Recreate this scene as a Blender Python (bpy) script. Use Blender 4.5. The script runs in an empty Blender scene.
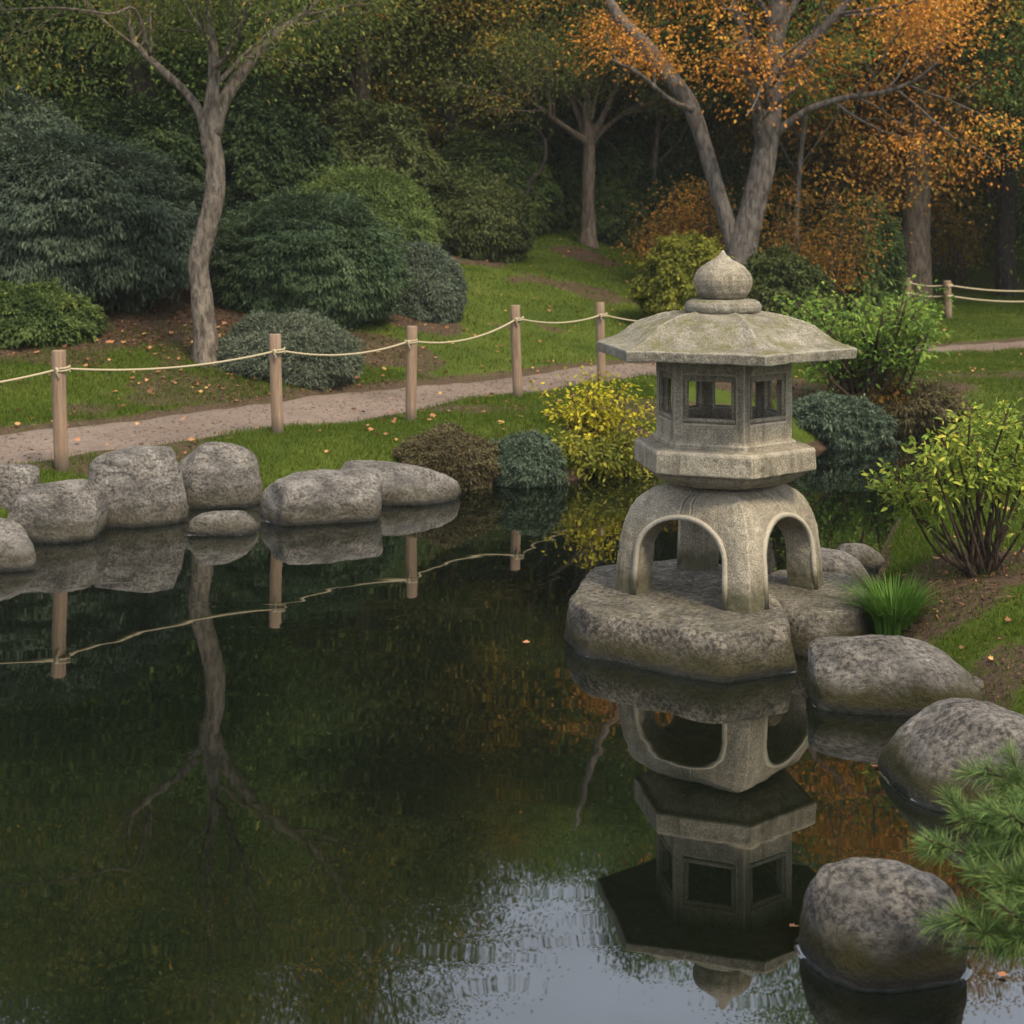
import bpy, bmesh, math, random
import numpy as np
from mathutils import Vector

# ------------------------------------------------------------------ camera, light, exposure
sc = bpy.context.scene
COL = sc.collection
HZ, FPX, EYE = 230.0, 1500.0, 1.7            # horizon row, focal length in pixels, eye height over the water
cam_d = bpy.data.cameras.new("camera")
cam = bpy.data.objects.new("camera", cam_d); COL.objects.link(cam)
cam.location = (0, 0, EYE); cam.rotation_euler = (math.radians(90), 0, 0)
cam_d.sensor_width = 36; cam_d.lens = FPX / 1024 * 36
cam_d.shift_y = -(512 - HZ) / 1024
cam_d.clip_start = 0.05; cam_d.clip_end = 500
cam_d.dof.use_dof = True; cam_d.dof.focus_distance = 5.6; cam_d.dof.aperture_fstop = 6.3
sc.camera = cam

SUN_EL, SUN_AZ = math.radians(54), math.radians(143)   # azimuth clockwise from +Y: behind the camera, a little right
w = bpy.data.worlds.new("World"); sc.world = w; w.use_nodes = True
nt = w.node_tree; nt.nodes.clear()
sky = nt.nodes.new("ShaderNodeTexSky"); sky.sky_type = 'NISHITA'; sky.sun_disc = False
sky.sun_elevation = SUN_EL; sky.sun_rotation = SUN_AZ
sky.air_density = 1.0; sky.dust_density = 5.0; sky.ozone_density = 1.0
hs = nt.nodes.new("ShaderNodeHueSaturation"); hs.inputs["Saturation"].default_value = 0.36
bg = nt.nodes.new("ShaderNodeBackground"); bg.inputs["Strength"].default_value = 0.15
wo = nt.nodes.new("ShaderNodeOutputWorld")
nt.links.new(sky.outputs[0], hs.inputs["Color"])
# broken cloud over the sky
tc = nt.nodes.new("ShaderNodeTexCoord"); mpw = nt.nodes.new("ShaderNodeMapping"); mpw.inputs["Scale"].default_value = (1, 1, 2.2)
cn_ = nt.nodes.new("ShaderNodeTexNoise"); cn_.inputs["Scale"].default_value = 2.2; cn_.inputs["Detail"].default_value = 5; cn_.inputs["Roughness"].default_value = 0.55
cr_ = nt.nodes.new("ShaderNodeMapRange"); cr_.inputs["From Min"].default_value = 0.30; cr_.inputs["From Max"].default_value = 0.66; cr_.inputs["To Min"].default_value = 0.35; cr_.inputs["To Max"].default_value = 0.95
cm_ = nt.nodes.new("ShaderNodeMix"); cm_.data_type = 'RGBA'; cm_.inputs[7].default_value = (7.1, 7.8, 9.2, 1)
nt.links.new(tc.outputs["Generated"], mpw.inputs[0]); nt.links.new(mpw.outputs[0], cn_.inputs["Vector"]); nt.links.new(cn_.outputs["Fac"], cr_.inputs["Value"])
nt.links.new(cr_.outputs[0], cm_.inputs[0]); nt.links.new(hs.outputs[0], cm_.inputs[6]); nt.links.new(cm_.outputs[2], bg.inputs["Color"])
nt.links.new(bg.outputs[0], wo.inputs["Surface"])
sl = bpy.data.lights.new("sun", 'SUN'); sl.energy = 3.7; sl.angle = math.radians(14); sl.color = (1.0, 0.87, 0.66)
so = bpy.data.objects.new("sun", sl); COL.objects.link(so)
sd = Vector((math.sin(SUN_AZ) * math.cos(SUN_EL), math.cos(SUN_AZ) * math.cos(SUN_EL), math.sin(SUN_EL)))
so.rotation_euler = (-sd).to_track_quat('-Z', 'Y').to_euler(); so.location = sd * 60
sc.view_settings.view_transform = 'Standard'; sc.view_settings.look = 'None'
sc.view_settings.exposure = 0.34; sc.view_settings.gamma = 1.0
sc.cycles.use_denoising = True
sc.cycles.max_bounces = 8; sc.cycles.diffuse_bounces = 6; sc.cycles.glossy_bounces = 3; sc.cycles.transmission_bounces = 6
sc.cycles.caustics_reflective = False; sc.cycles.caustics_refractive = False

RNG = np.random.default_rng(7)

# ------------------------------------------------------------------ numeric helpers
def nrm(v): return v / np.maximum(np.linalg.norm(v, axis=-1, keepdims=True), 1e-9)

def _hash(i, j, k, s):
    h = (i.astype(np.int64) * 374761393 + j.astype(np.int64) * 668265263 + k.astype(np.int64) * 2147483647 + s * 974711) & 0xFFFFFFFF
    h = ((h ^ (h >> 13)) * 1274126177) & 0xFFFFFFFF
    h = ((h ^ (h >> 16)) * 2246822519) & 0xFFFFFFFF
    return ((h ^ (h >> 15)) & 0xFFFFFF) / float(0xFFFFFF) * 2 - 1

def vnoise(p, seed=0):
    p = np.asarray(p, float); f = np.floor(p); t = p - f; t = t * t * t * (t * (t * 6 - 15) + 10)
    i, j, k = f[:, 0], f[:, 1], f[:, 2]; out = 0
    for a in (0, 1):
        for b in (0, 1):
            for c in (0, 1):
                wgt = (t[:, 0] if a else 1 - t[:, 0]) * (t[:, 1] if b else 1 - t[:, 1]) * (t[:, 2] if c else 1 - t[:, 2])
                out = out + wgt * _hash(i + a, j + b, k + c, seed)
    return out

def fbm(p, seed=0, octv=4, gain=0.5):
    p = np.asarray(p, float); s = 0; a = 1.0; tot = 0
    for o in range(octv):
        s = s + a * vnoise(p * (2.03 ** o) + 17.3 * o, seed + o); tot += a; a *= gain
    return s / tot

def catmull(pts, n):
    P = np.array(pts, float); P = np.vstack([2 * P[0] - P[1], P, 2 * P[-1] - P[-2]])
    m = len(P) - 3; t = np.linspace(0, m - 1e-6, n); i = t.astype(int); u = (t - i)[:, None]
    a, b, c, d = P[i], P[i + 1], P[i + 2], P[i + 3]
    return 0.5 * (2 * b + (c - a) * u + (2 * a - 5 * b + 4 * c - d) * u * u + (3 * b - a - 3 * c + d) * u ** 3)

def smooth(a, b, x):
    t = np.clip((x - a) / (b - a), 0, 1); return t * t * (3 - 2 * t)

# ------------------------------------------------------------------ mesh helpers
def raw_mesh(name, V, F, mat=None, shade=False, attrs=None):
    """F: int array (m,3) or (m,4), or a list of such arrays / index lists."""
    me = bpy.data.meshes.new(name)
    V = np.asarray(V, np.float32)
    if isinstance(F, np.ndarray): F = [F]
    loops, starts, tot = [], [], 0
    for f in F:
        f = np.asarray(f)
        if f.ndim == 1: f = f[None]
        loops.append(f.ravel()); starts.append(tot + np.arange(len(f)) * f.shape[1]); tot += f.size
    loops = np.concatenate(loops).astype(np.int32); starts = np.concatenate(starts).astype(np.int32)
    me.vertices.add(len(V)); me.vertices.foreach_set("co", V.ravel())
    me.loops.add(len(loops)); me.loops.foreach_set("vertex_index", loops)
    me.polygons.add(len(starts)); me.polygons.foreach_set("loop_start", starts)
    if shade: me.polygons.foreach_set("use_smooth", np.ones(len(starts), bool))
    for k, val in (attrs or {}).items():
        a = me.attributes.new(k, 'FLOAT', 'POINT'); a.data.foreach_set("value", np.asarray(val, np.float32))
    me.update(calc_edges=True); me.validate()
    if mat: me.materials.append(mat)
    return me

def link(name, me, parent=None, loc=(0, 0, 0)):
    o = bpy.data.objects.new(name, me); COL.objects.link(o); o.location = loc
    if parent: o.parent = parent
    return o

def tag(o, label=None, cat=None, group=None, kind=None):
    if label: o["label"] = label
    if cat: o["category"] = cat
    if group: o["group"] = group
    if kind: o["kind"] = kind
    return o

def thing(name, loc, label, cat, group=None):
    o = bpy.data.objects.new(name, None); COL.objects.link(o); o.location = loc; o.empty_display_size = 0.1
    return tag(o, label, cat, group)

def merge(parts):
    """parts: list of (V,F,attr or None) with F arrays of any width -> V, [F...], attr"""
    Vs, Fs, As, off = [], [], [], 0
    for V, F, A in parts:
        Vs.append(V); As.append(np.zeros(len(V)) if A is None else A)
        for f in (F if isinstance(F, list) else [F]): Fs.append(np.asarray(f) + off)
        off += len(V)
    return np.vstack(Vs), Fs, np.concatenate(As)

def tube(pts, radii, segs=8, rough=0.0, seed=0, cap=True):
    P = np.asarray(pts, float); n = len(P)
    T = nrm(np.gradient(P, axis=0)); ref = np.array([0.31, 0.95, 0.05])
    if abs(T[0] @ ref) > 0.9: ref = np.array([0.95, 0.05, 0.31])
    A = np.zeros_like(P); a = nrm(np.cross(T[0], ref))
    for i in range(n):
        a = nrm(a - T[i] * (a @ T[i])); A[i] = a
    B = np.cross(T, A); th = np.arange(segs) / segs * 2 * np.pi
    R = np.broadcast_to(np.asarray(radii, float), (n,))
    D = A[:, None] * np.cos(th)[None, :, None] + B[:, None] * np.sin(th)[None, :, None]
    V = P[:, None] + D * R[:, None, None]
    if rough:
        q = V.reshape(-1, 3); k = fbm(q * np.array([9, 9, 3.0]), seed, 3).reshape(n, segs)
        V = P[:, None] + D * (R[:, None] * (1 + rough * k))[:, :, None]
    i = np.arange(n - 1)[:, None] * segs; j = np.arange(segs)[None]; j2 = (j + 1) % segs
    F = np.stack([i + j, i + j2, i + segs + j2, i + segs + j], -1).reshape(-1, 4)
    V = V.reshape(-1, 3); fs = [F]
    if cap: fs += [np.arange(segs)[::-1][None], (np.arange(segs) + (n - 1) * segs)[None]]
    return V, fs, None

def loft(rings, closed_caps=True):
    """rings: (n,m,3) closed loops."""
    R = np.asarray(rings, float); n, m, _ = R.shape
    i = np.arange(n - 1)[:, None] * m; j = np.arange(m)[None]; j2 = (j + 1) % m
    F = np.stack([i + j, i + j2, i + m + j2, i + m + j], -1).reshape(-1, 4)
    fs = [F]
    if closed_caps: fs += [np.arange(m)[::-1][None], (np.arange(m) + (n - 1) * m)[None]]
    return R.reshape(-1, 3), fs, None

def leaf_quads(P, U, Wd, L, Wi, rnd, droop=0.15):
    """one folded lozenge per leaf"""
    N = len(P); L = np.broadcast_to(L, (N,))[:, None]; Wi = np.broadcast_to(Wi, (N,))[:, None]
    Nn = np.cross(U, Wd)
    V = np.empty((N, 4, 3))
    V[:, 0] = P; V[:, 1] = P + U * L * 0.48 + Wd * Wi * 0.5 + Nn * Wi * 0.18
    V[:, 2] = P + U * L - np.array([0, 0, 1.0]) * L * droop
    V[:, 3] = P + U * L * 0.48 - Wd * Wi * 0.5 + Nn * Wi * 0.18
    F = np.arange(N * 4).reshape(N, 4)
    return V.reshape(-1, 3), F, np.repeat(rnd, 4)

def leaf_fine(P, U, Wd, L, Wi, rnd, droop=0.2):
    """larger near leaf: 8 points, pointed oval with a folded midrib"""
    N = len(P); L = np.broadcast_to(L, (N,))[:, None]; Wi = np.broadcast_to(Wi, (N,))[:, None]
    Nn = np.cross(U, Wd); Z = np.array([0, 0, 1.0])
    V = np.empty((N, 8, 3))
    mid = lambda t: P + U * L * t - Z * L * droop * t * t
    V[:, 0] = P; V[:, 7] = mid(1.0); V[:, 3] = mid(0.35); V[:, 6] = mid(0.7)
    for k, (t, s) in enumerate(((0.3, 0.42), (0.65, 0.40))):
        for q, sg in ((0, 1), (1, -1)):
            V[:, (1, 4)[k] + q] = mid(t) + sg * Wd * Wi * s + Nn * Wi * 0.16
    b = np.arange(N)[:, None] * 8
    quads = np.concatenate([b + np.array([[0, 1, 3, 2]])[..., [0, 1, 2, 2]][..., :3].repeat(1, 0)], 0) if False else None
    T = np.concatenate([b + np.array([t]) for t in ((0, 1, 3), (0, 3, 2), (4, 7, 6), (5, 6, 7))])
    Q = np.concatenate([b + np.array([t]) for t in ((1, 4, 6, 3), (3, 6, 5, 2))])
    return V.reshape(-1, 3), [T, Q], np.repeat(rnd, 8)

def rand_unit(n, rng):
    return nrm(rng.normal(size=(n, 3)))

def frame_from(U, hint, rng):
    Wd = np.cross(hint, U); Wd = nrm(Wd + 0.35 * rng.normal(size=U.shape))
    Wd = nrm(Wd - U * (Wd * U).sum(1, keepdims=True)); return Wd

# ------------------------------------------------------------------ materials
def mat_new(name):
    m = bpy.data.materials.new(name); m.use_nodes = True
    n = m.node_tree.nodes; n.clear(); out = n.new("ShaderNodeOutputMaterial"); b = n.new("ShaderNodeBsdfPrincipled")
    m.node_tree.links.new(b.outputs[0], out.inputs[0]); return m, m.node_tree, b, out

def node(t, kind, **kw):
    n = t.nodes.new(kind)
    for k, v in kw.items():
        if k in n.inputs: n.inputs[k].default_value = v
        else: setattr(n, k, v)
    return n

def ramp(t, src, stops):
    r = t.nodes.new("ShaderNodeValToRGB"); e = r.color_ramp.elements
    while len(e) < len(stops): e.new(0.5)
    for el, (p, c) in zip(e, stops): el.position = p; el.color = (*c, 1) if len(c) == 3 else c
    t.links.new(src, r.inputs[0]); return r.outputs[0]

def noise_tex(t, vec, scale, detail=4, rough=0.55, dist=0.0):
    n = node(t, "ShaderNodeTexNoise", Scale=scale, Detail=detail, Roughness=rough, Distortion=dist)
    t.links.new(vec, n.inputs["Vector"]); return n.outputs["Fac"]

def mixc(t, fac, a, b, mode='MIX'):
    m = t.nodes.new("ShaderNodeMix"); m.data_type = 'RGBA'; m.blend_type = mode
    for s, v in ((0, fac), (6, a), (7, b)):
        if isinstance(v, (int, float)): m.inputs[s].default_value = v
        elif isinstance(v, tuple): m.inputs[s].default_value = (*v, 1)
        else: t.links.new(v, m.inputs[s])
    return m.outputs[2]

def mth(t, op, a, b=None, clamp=False):
    m = t.nodes.new("ShaderNodeMath"); m.operation = op; m.use_clamp = clamp
    for s, v in ((0, a), (1, b)):
        if v is None: continue
        if isinstance(v, (int, float)): m.inputs[s].default_value = v
        else: t.links.new(v, m.inputs[s])
    return m.outputs[0]

def bump(t, b, h, strength, dist=0.01, prev=None):
    n = node(t, "ShaderNodeBump", Strength=strength, Distance=dist)
    t.links.new(h, n.inputs["Height"])
    if prev: t.links.new(prev, n.inputs["Normal"])
    t.links.new(n.outputs[0], b.inputs["Normal"]); return n.outputs[0]

def leaf_mat(name, stops, trans=0.3, rough=0.65, spec=0.10, patch=0.35, pscale=1.3, gain=1.6):
    stops = [(p, tuple(min(0.7, x * gain) for x in c)) for p, c in stops]
    m, t, b, out = mat_new(name)
    at = node(t, "ShaderNodeAttribute", attribute_name="rnd")
    geo = t.nodes.new("ShaderNodeNewGeometry")
    nz = noise_tex(t, geo.outputs["Position"], pscale, 3)
    f = mth(t, 'ADD', at.outputs["Fac"], mth(t, 'MULTIPLY', mth(t, 'SUBTRACT', nz, 0.5), patch * 2), clamp=True)
    c = ramp(t, f, stops)
    t.links.new(c, b.inputs["Base Color"]); b.inputs["Roughness"].default_value = rough
    b.inputs["Specular IOR Level"].default_value = spec
    tr = t.nodes.new("ShaderNodeBsdfTranslucent"); t.links.new(c, tr.inputs[0])
    mx = t.nodes.new("ShaderNodeMixShader"); mx.inputs[0].default_value = trans
    t.links.new(b.outputs[0], mx.inputs[1]); t.links.new(tr.outputs[0], mx.inputs[2]); t.links.new(mx.outputs[0], out.inputs[0])
    return m

def bark_mat(name, dark, light, scale=1.0):
    m, t, b, out = mat_new(name)
    co = t.nodes.new("ShaderNodeTexCoord"); mp = node(t, "ShaderNodeMapping"); mp.inputs["Scale"].default_value = (26 * scale, 26 * scale, 8 * scale)
    t.links.new(co.outputs["Object"], mp.inputs[0])
    n1 = noise_tex(t, mp.outputs[0], 1.0, 6, 0.65, 0.4); n2 = noise_tex(t, co.outputs["Object"], 2.5, 3)
    c = ramp(t, n1, [(0.38, dark), (0.60, light)])
    c2 = mixc(t, mth(t, 'MULTIPLY', n2, 0.6), c, tuple(x * 0.55 for x in light))
    t.links.new(c2, b.inputs["Base Color"]); b.inputs["Roughness"].default_value = 0.9; b.inputs["Specular IOR Level"].default_value = 0.15
    bump(t, b, n1, 1.0, 0.05); return m

def stone_mat(name, cols_, speck=90.0, moss_low=0.0, moss_top=0.0, wet=True, bstr=0.5, moss_col=(0.075, 0.075, 0.018), specks=0.5, vein=0.0, bdist=0.02, blot=0.45):
    cols = [tuple(x * 0.72 for x in c) for c in cols_]
    m, t, b, out = mat_new(name)
    geo = t.nodes.new("ShaderNodeNewGeometry"); co = t.nodes.new("ShaderNodeTexCoord"); P = geo.outputs["Position"]; OB = co.outputs["Object"]
    big = noise_tex(t, OB, 3.2, 5, 0.6, 0.6); fine = noise_tex(t, OB, speck, 3, 0.7); med = noise_tex(t, OB, 14, 8, 0.72, 0.08)
    c = ramp(t, big, [(0.32, cols[0]), (0.5, cols[1]), (0.68, cols[2])])
    c = mixc(t, mth(t, 'MULTIPLY', ramp(t, med, [(0.42, (0, 0, 0)), (0.62, (1, 1, 1))]), blot), c, tuple(x * 0.5 for x in cols[0]))
    c = mixc(t, specks, c, ramp(t, fine, [(0.40, (0.08, 0.075, 0.07)), (0.5, (0.5, 0.48, 0.45)), (0.60, (0.97, 0.92, 0.84))]), 'OVERLAY')
    if vein:
        mp = node(t, "ShaderNodeMapping"); mp.inputs["Scale"].default_value = (4, 4, 16); mp.inputs["Rotation"].default_value = (0.5, 0.35, 0)
        t.links.new(OB, mp.inputs[0]); vn = noise_tex(t, mp.outputs[0], 1.6, 8, 0.72, 0.35)
        c = mixc(t, mth(t, 'MULTIPLY', ramp(t, vn, [(0.45, (0, 0, 0)), (0.62, (1, 1, 1))]), vein), c, tuple(min(1, x * 1.35) for x in cols[2]))
    if not wet:
        mp = node(t, "ShaderNodeMapping"); mp.inputs["Scale"].default_value = (20, 20, 2.2); t.links.new(OB, mp.inputs[0]); st = noise_tex(t, mp.outputs[0], 1.0, 4, 0.6)
        c = mixc(t, mth(t, 'MULTIPLY', ramp(t, st, [(0.5, (0, 0, 0)), (0.66, (1, 1, 1))]), 0.5), c, tuple(x * 0.42 for x in cols[0]))
        li = noise_tex(t, OB, 26, 3, 0.5, 0.8); c = mixc(t, mth(t, 'MULTIPLY', ramp(t, li, [(0.62, (0, 0, 0)), (0.68, (1, 1, 1))]), 0.35), c, tuple(min(1, x * 1.35) for x in cols[2]))
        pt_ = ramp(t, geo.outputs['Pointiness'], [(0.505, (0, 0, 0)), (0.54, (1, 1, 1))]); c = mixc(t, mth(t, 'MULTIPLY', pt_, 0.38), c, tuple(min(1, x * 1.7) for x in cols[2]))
        so_ = t.nodes.new("ShaderNodeSeparateXYZ"); t.links.new(OB, so_.inputs[0])
        c = mixc(t, mth(t, 'MULTIPLY', ramp(t, mth(t, 'ADD', so_.outputs[2], mth(t, 'MULTIPLY', med, -0.12)), [(0.0, (1, 1, 1)), (0.07, (0, 0, 0))]), 0.75), c, (0.055, 0.052, 0.02))
    if wet:
        vo = node(t, "ShaderNodeTexVoronoi", Scale=2.6); vo.feature = 'DISTANCE_TO_EDGE'
        wv = t.nodes.new("ShaderNodeVectorMath"); wv.operation = 'MULTIPLY_ADD'; wn = node(t, "ShaderNodeTexNoise", Scale=4.0, Detail=5.0, Roughness=0.65); t.links.new(OB, wn.inputs["Vector"])
        t.links.new(wn.outputs["Color"], wv.inputs[0]); wv.inputs[1].default_value = (0.45, 0.45, 0.45); t.links.new(OB, wv.inputs[2]); t.links.new(wv.outputs[0], vo.inputs["Vector"])
        ck = mth(t, 'MULTIPLY', ramp(t, vo.outputs["Distance"], [(0.0, (1, 1, 1)), (0.028, (0, 0, 0))]), ramp(t, big, [(0.46, (0, 0, 0)), (0.56, (1, 1, 1))]))
        c = mixc(t, mth(t, 'MULTIPLY', ck, 0.55), c, (0.05, 0.044, 0.036))
        lo = noise_tex(t, OB, 1.7, 3, 0.6); c = mixc(t, mth(t, 'MULTIPLY', ramp(t, lo, [(0.5, (0, 0, 0)), (0.64, (1, 1, 1))]), 0.5), c, tuple(x * 0.75 for x in cols[0]))
    sep = t.nodes.new("ShaderNodeSeparateXYZ"); t.links.new(P, sep.inputs[0]); z = sep.outputs[2]
    if moss_top:
        sn = t.nodes.new("ShaderNodeSeparateXYZ"); t.links.new(geo.outputs["Normal"], sn.inputs[0])
        mn = noise_tex(t, OB, 11, 6, 0.8)
        f = mth(t, 'MULTIPLY', ramp(t, sn.outputs[2], [(0.45, (0, 0, 0)), (0.9, (1, 1, 1))]), ramp(t, mn, [(0.44, (0, 0, 0)), (0.6, (1, 1, 1))]))
        c = mixc(t, mth(t, 'MULTIPLY', f, moss_top), c, moss_col)
    zz = mth(t, 'ADD', z, mth(t, 'MULTIPLY', mth(t, 'SUBTRACT', big, 0.5), -0.16))
    zz = mth(t, 'ADD', zz, mth(t, 'MULTIPLY', mth(t, 'SUBTRACT', med, 0.5), -0.10))
    if moss_low:
        f = ramp(t, zz, [(0.06, (1, 1, 1)), (0.135, (0, 0, 0))])
        c = mixc(t, mth(t, 'MULTIPLY', f, moss_low), c, mixc(t, med, (0.017, 0.019, 0.004), (0.070, 0.056, 0.013)))
    if wet:
        f = ramp(t, mth(t, 'ADD', z, mth(t, 'MULTIPLY', big, 0.02)), [(0.024, (1, 1, 1)), (0.05, (0, 0, 0))])
        c = mixc(t, mth(t, 'MULTIPLY', f, 0.88), c, (0.018, 0.016, 0.012))
        t.links.new(mth(t, 'SUBTRACT', 0.88, mth(t, 'MULTIPLY', f, 0.6)), b.inputs["Roughness"])
    else: b.inputs["Roughness"].default_value = 0.9
    b.inputs["Specular IOR Level"].default_value = 0.25
    t.links.new(c, b.inputs["Base Color"])
    n1 = bump(t, b, fine, bstr * 0.6, 0.006); bump(t, b, med, bstr, bdist, n1)
    return m

M = {}
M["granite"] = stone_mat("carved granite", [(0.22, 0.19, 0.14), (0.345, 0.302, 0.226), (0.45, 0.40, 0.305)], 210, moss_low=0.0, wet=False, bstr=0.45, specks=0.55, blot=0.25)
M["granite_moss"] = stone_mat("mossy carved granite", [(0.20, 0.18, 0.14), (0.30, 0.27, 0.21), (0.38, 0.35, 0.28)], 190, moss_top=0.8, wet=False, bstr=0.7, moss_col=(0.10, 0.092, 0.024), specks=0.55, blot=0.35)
M["rock"] = stone_mat("grey river rock", [(0.12, 0.108, 0.094), (0.27, 0.245, 0.215), (0.47, 0.43, 0.38)], 55, moss_low=0.5, bstr=1.0, specks=0.7, vein=0.35, bdist=0.06, blot=0.5)
M["rock_moss"] = stone_mat("mossy grey rock", [(0.115, 0.104, 0.09), (0.25, 0.228, 0.20), (0.45, 0.41, 0.36)], 55, moss_low=0.95, bstr=1.0, specks=0.75, vein=0.25, bdist=0.06, blot=0.5)
M["rock_base"] = stone_mat("lantern base rock", [(0.125, 0.11, 0.088), (0.26, 0.232, 0.188), (0.45, 0.40, 0.33)], 55, moss_low=0.9, moss_top=0.35, bstr=1.0, moss_col=(0.10, 0.095, 0.03), specks=0.75, vein=0.2, bdist=0.06, blot=0.5)
M["bark_pale"] = bark_mat("pale twisted bark", (0.045, 0.036, 0.027), (0.30, 0.245, 0.185))
M["bark_brown"] = bark_mat("brown bark", (0.05, 0.038, 0.028), (0.20, 0.15, 0.11), 0.7)
M["bark_grey"] = bark_mat("grey maple bark", (0.04, 0.034, 0.029), (0.20, 0.17, 0.142), 0.7)
M["bark_dark"] = bark_mat("dark bark", (0.02, 0.016, 0.013), (0.075, 0.06, 0.045), 0.8)
M["stem"] = bark_mat("shrub stem", (0.04, 0.028, 0.02), (0.13, 0.09, 0.06), 2.0)

M["lf_blue"] = leaf_mat("dark blue green needles", [(0, (0.018, 0.027, 0.015)), (0.5, (0.042, 0.056, 0.034)), (1, (0.088, 0.104, 0.066))], 0.2, gain=1.9)
M["lf_mound"] = leaf_mat("clipped green foliage", [(0, (0.017, 0.030, 0.014)), (0.5, (0.040, 0.060, 0.027)), (1, (0.090, 0.114, 0.056))], 0.25, gain=2.0)
M["lf_olive"] = leaf_mat("olive foliage", [(0, (0.025, 0.035, 0.010)), (0.5, (0.055, 0.070, 0.022)), (1, (0.11, 0.11, 0.035))], 0.25, gain=1.35)
M["lf_grey"] = leaf_mat("grey green foliage", [(0, (0.05, 0.062, 0.04)), (0.5, (0.10, 0.115, 0.075)), (1, (0.17, 0.18, 0.12))], 0.25, gain=1.3)
M["lf_greydark"] = leaf_mat("dull grey green foliage", [(0, (0.025, 0.035, 0.024)), (0.5, (0.058, 0.072, 0.048)), (1, (0.10, 0.115, 0.075))], 0.25, gain=1.9)
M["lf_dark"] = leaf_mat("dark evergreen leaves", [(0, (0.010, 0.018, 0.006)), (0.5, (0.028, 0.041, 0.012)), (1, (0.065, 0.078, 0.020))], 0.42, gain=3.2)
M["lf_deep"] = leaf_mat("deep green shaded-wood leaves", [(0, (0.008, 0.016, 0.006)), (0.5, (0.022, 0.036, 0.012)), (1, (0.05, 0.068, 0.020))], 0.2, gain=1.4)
M["lf_dome"] = leaf_mat("clipped yellow green foliage", [(0, (0.022, 0.034, 0.010)), (0.5, (0.054, 0.074, 0.020)), (1, (0.11, 0.132, 0.040))], 0.25, gain=2.2)
M["lf_green"] = leaf_mat("mid green leaves", [(0, (0.02, 0.035, 0.010)), (0.5, (0.05, 0.078, 0.018)), (1, (0.11, 0.13, 0.03))], 0.42, gain=3.2)
M["lf_wispy"] = leaf_mat("olive and yellow autumn leaves", [(0, (0.030, 0.042, 0.012)), (0.55, (0.066, 0.080, 0.020)), (0.85, (0.13, 0.11, 0.024)), (1, (0.28, 0.15, 0.02))], 0.42, gain=2.1)
M["lf_orange"] = leaf_mat("orange maple leaves", [(0, (0.12, 0.09, 0.018)), (0.25, (0.27, 0.11, 0.018)), (0.6, (0.40, 0.165, 0.026)), (1, (0.48, 0.28, 0.045))], 0.35, patch=0.5, gain=1.55)
M["lf_rust"] = leaf_mat("rust and amber leaves", [(0, (0.07, 0.065, 0.016)), (0.35, (0.17, 0.105, 0.022)), (0.7, (0.34, 0.15, 0.028)), (1, (0.42, 0.25, 0.04))], 0.42, patch=0.5, gain=1.45)
M["lf_amber"] = leaf_mat("yellow amber leaves", [(0, (0.08, 0.075, 0.015)), (0.4, (0.20, 0.14, 0.02)), (0.75, (0.34, 0.21, 0.03)), (1, (0.42, 0.24, 0.03))], 0.42, patch=0.45, gain=1.5)
M["lf_yellow"] = leaf_mat("bright yellow leaves", [(0, (0.12, 0.13, 0.015)), (0.35, (0.28, 0.25, 0.02)), (0.7, (0.52, 0.43, 0.03)), (1, (0.66, 0.55, 0.06))], 0.35, gain=1.05)
M["lf_lime"] = leaf_mat("lime green leaves", [(0, (0.07, 0.11, 0.02)), (0.45, (0.17, 0.23, 0.035)), (0.8, (0.33, 0.34, 0.05)), (1, (0.52, 0.42, 0.07))], 0.35, gain=1.2)
M["lf_fresh"] = leaf_mat("fresh green leaves", [(0, (0.035, 0.065, 0.012)), (0.5, (0.09, 0.15, 0.025)), (1, (0.20, 0.25, 0.04))], 0.35)
M["lf_yg"] = leaf_mat("yellow green leaves", [(0, (0.05, 0.06, 0.012)), (0.5, (0.13, 0.14, 0.02)), (1, (0.28, 0.24, 0.03))], 0.3, gain=1.3)
M["lf_brown"] = leaf_mat("brownish heath foliage", [(0, (0.04, 0.032, 0.016)), (0.5, (0.085, 0.068, 0.034)), (1, (0.12, 0.115, 0.05))], 0.2)
M["lf_bluegrey"] = leaf_mat("blue grey juniper", [(0, (0.028, 0.042, 0.026)), (0.5, (0.060, 0.080, 0.050)), (1, (0.115, 0.14, 0.09))], 0.2)
M["lf_pine"] = leaf_mat("pine needles", [(0, (0.11, 0.075, 0.03)), (0.08, (0.035, 0.06, 0.020)), (0.5, (0.085, 0.14, 0.038)), (1, (0.19, 0.25, 0.075))], 0.25, patch=0.15, gain=1.35)
M["lf_grass"] = leaf_mat("lawn grass", [(0, (0.035, 0.058, 0.006)), (0.5, (0.072, 0.112, 0.010)), (0.85, (0.115, 0.150, 0.020)), (1, (0.20, 0.165, 0.05))], 0.3, patch=0.4, pscale=1.0, gain=0.98)
M["lf_tuft"] = leaf_mat("tuft grass", [(0, (0.03, 0.07, 0.012)), (0.5, (0.07, 0.15, 0.02)), (1, (0.14, 0.22, 0.04))], 0.3, patch=0.1, gain=1.1)
M["lf_fallen"] = leaf_mat("fallen leaves", [(0, (0.035, 0.022, 0.013)), (0.25, (0.10, 0.06, 0.035)), (0.5, (0.25, 0.11, 0.05)), (0.8, (0.42, 0.19, 0.09)), (1, (0.50, 0.30, 0.10))], 0.1, patch=0.05, gain=1.0)

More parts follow.
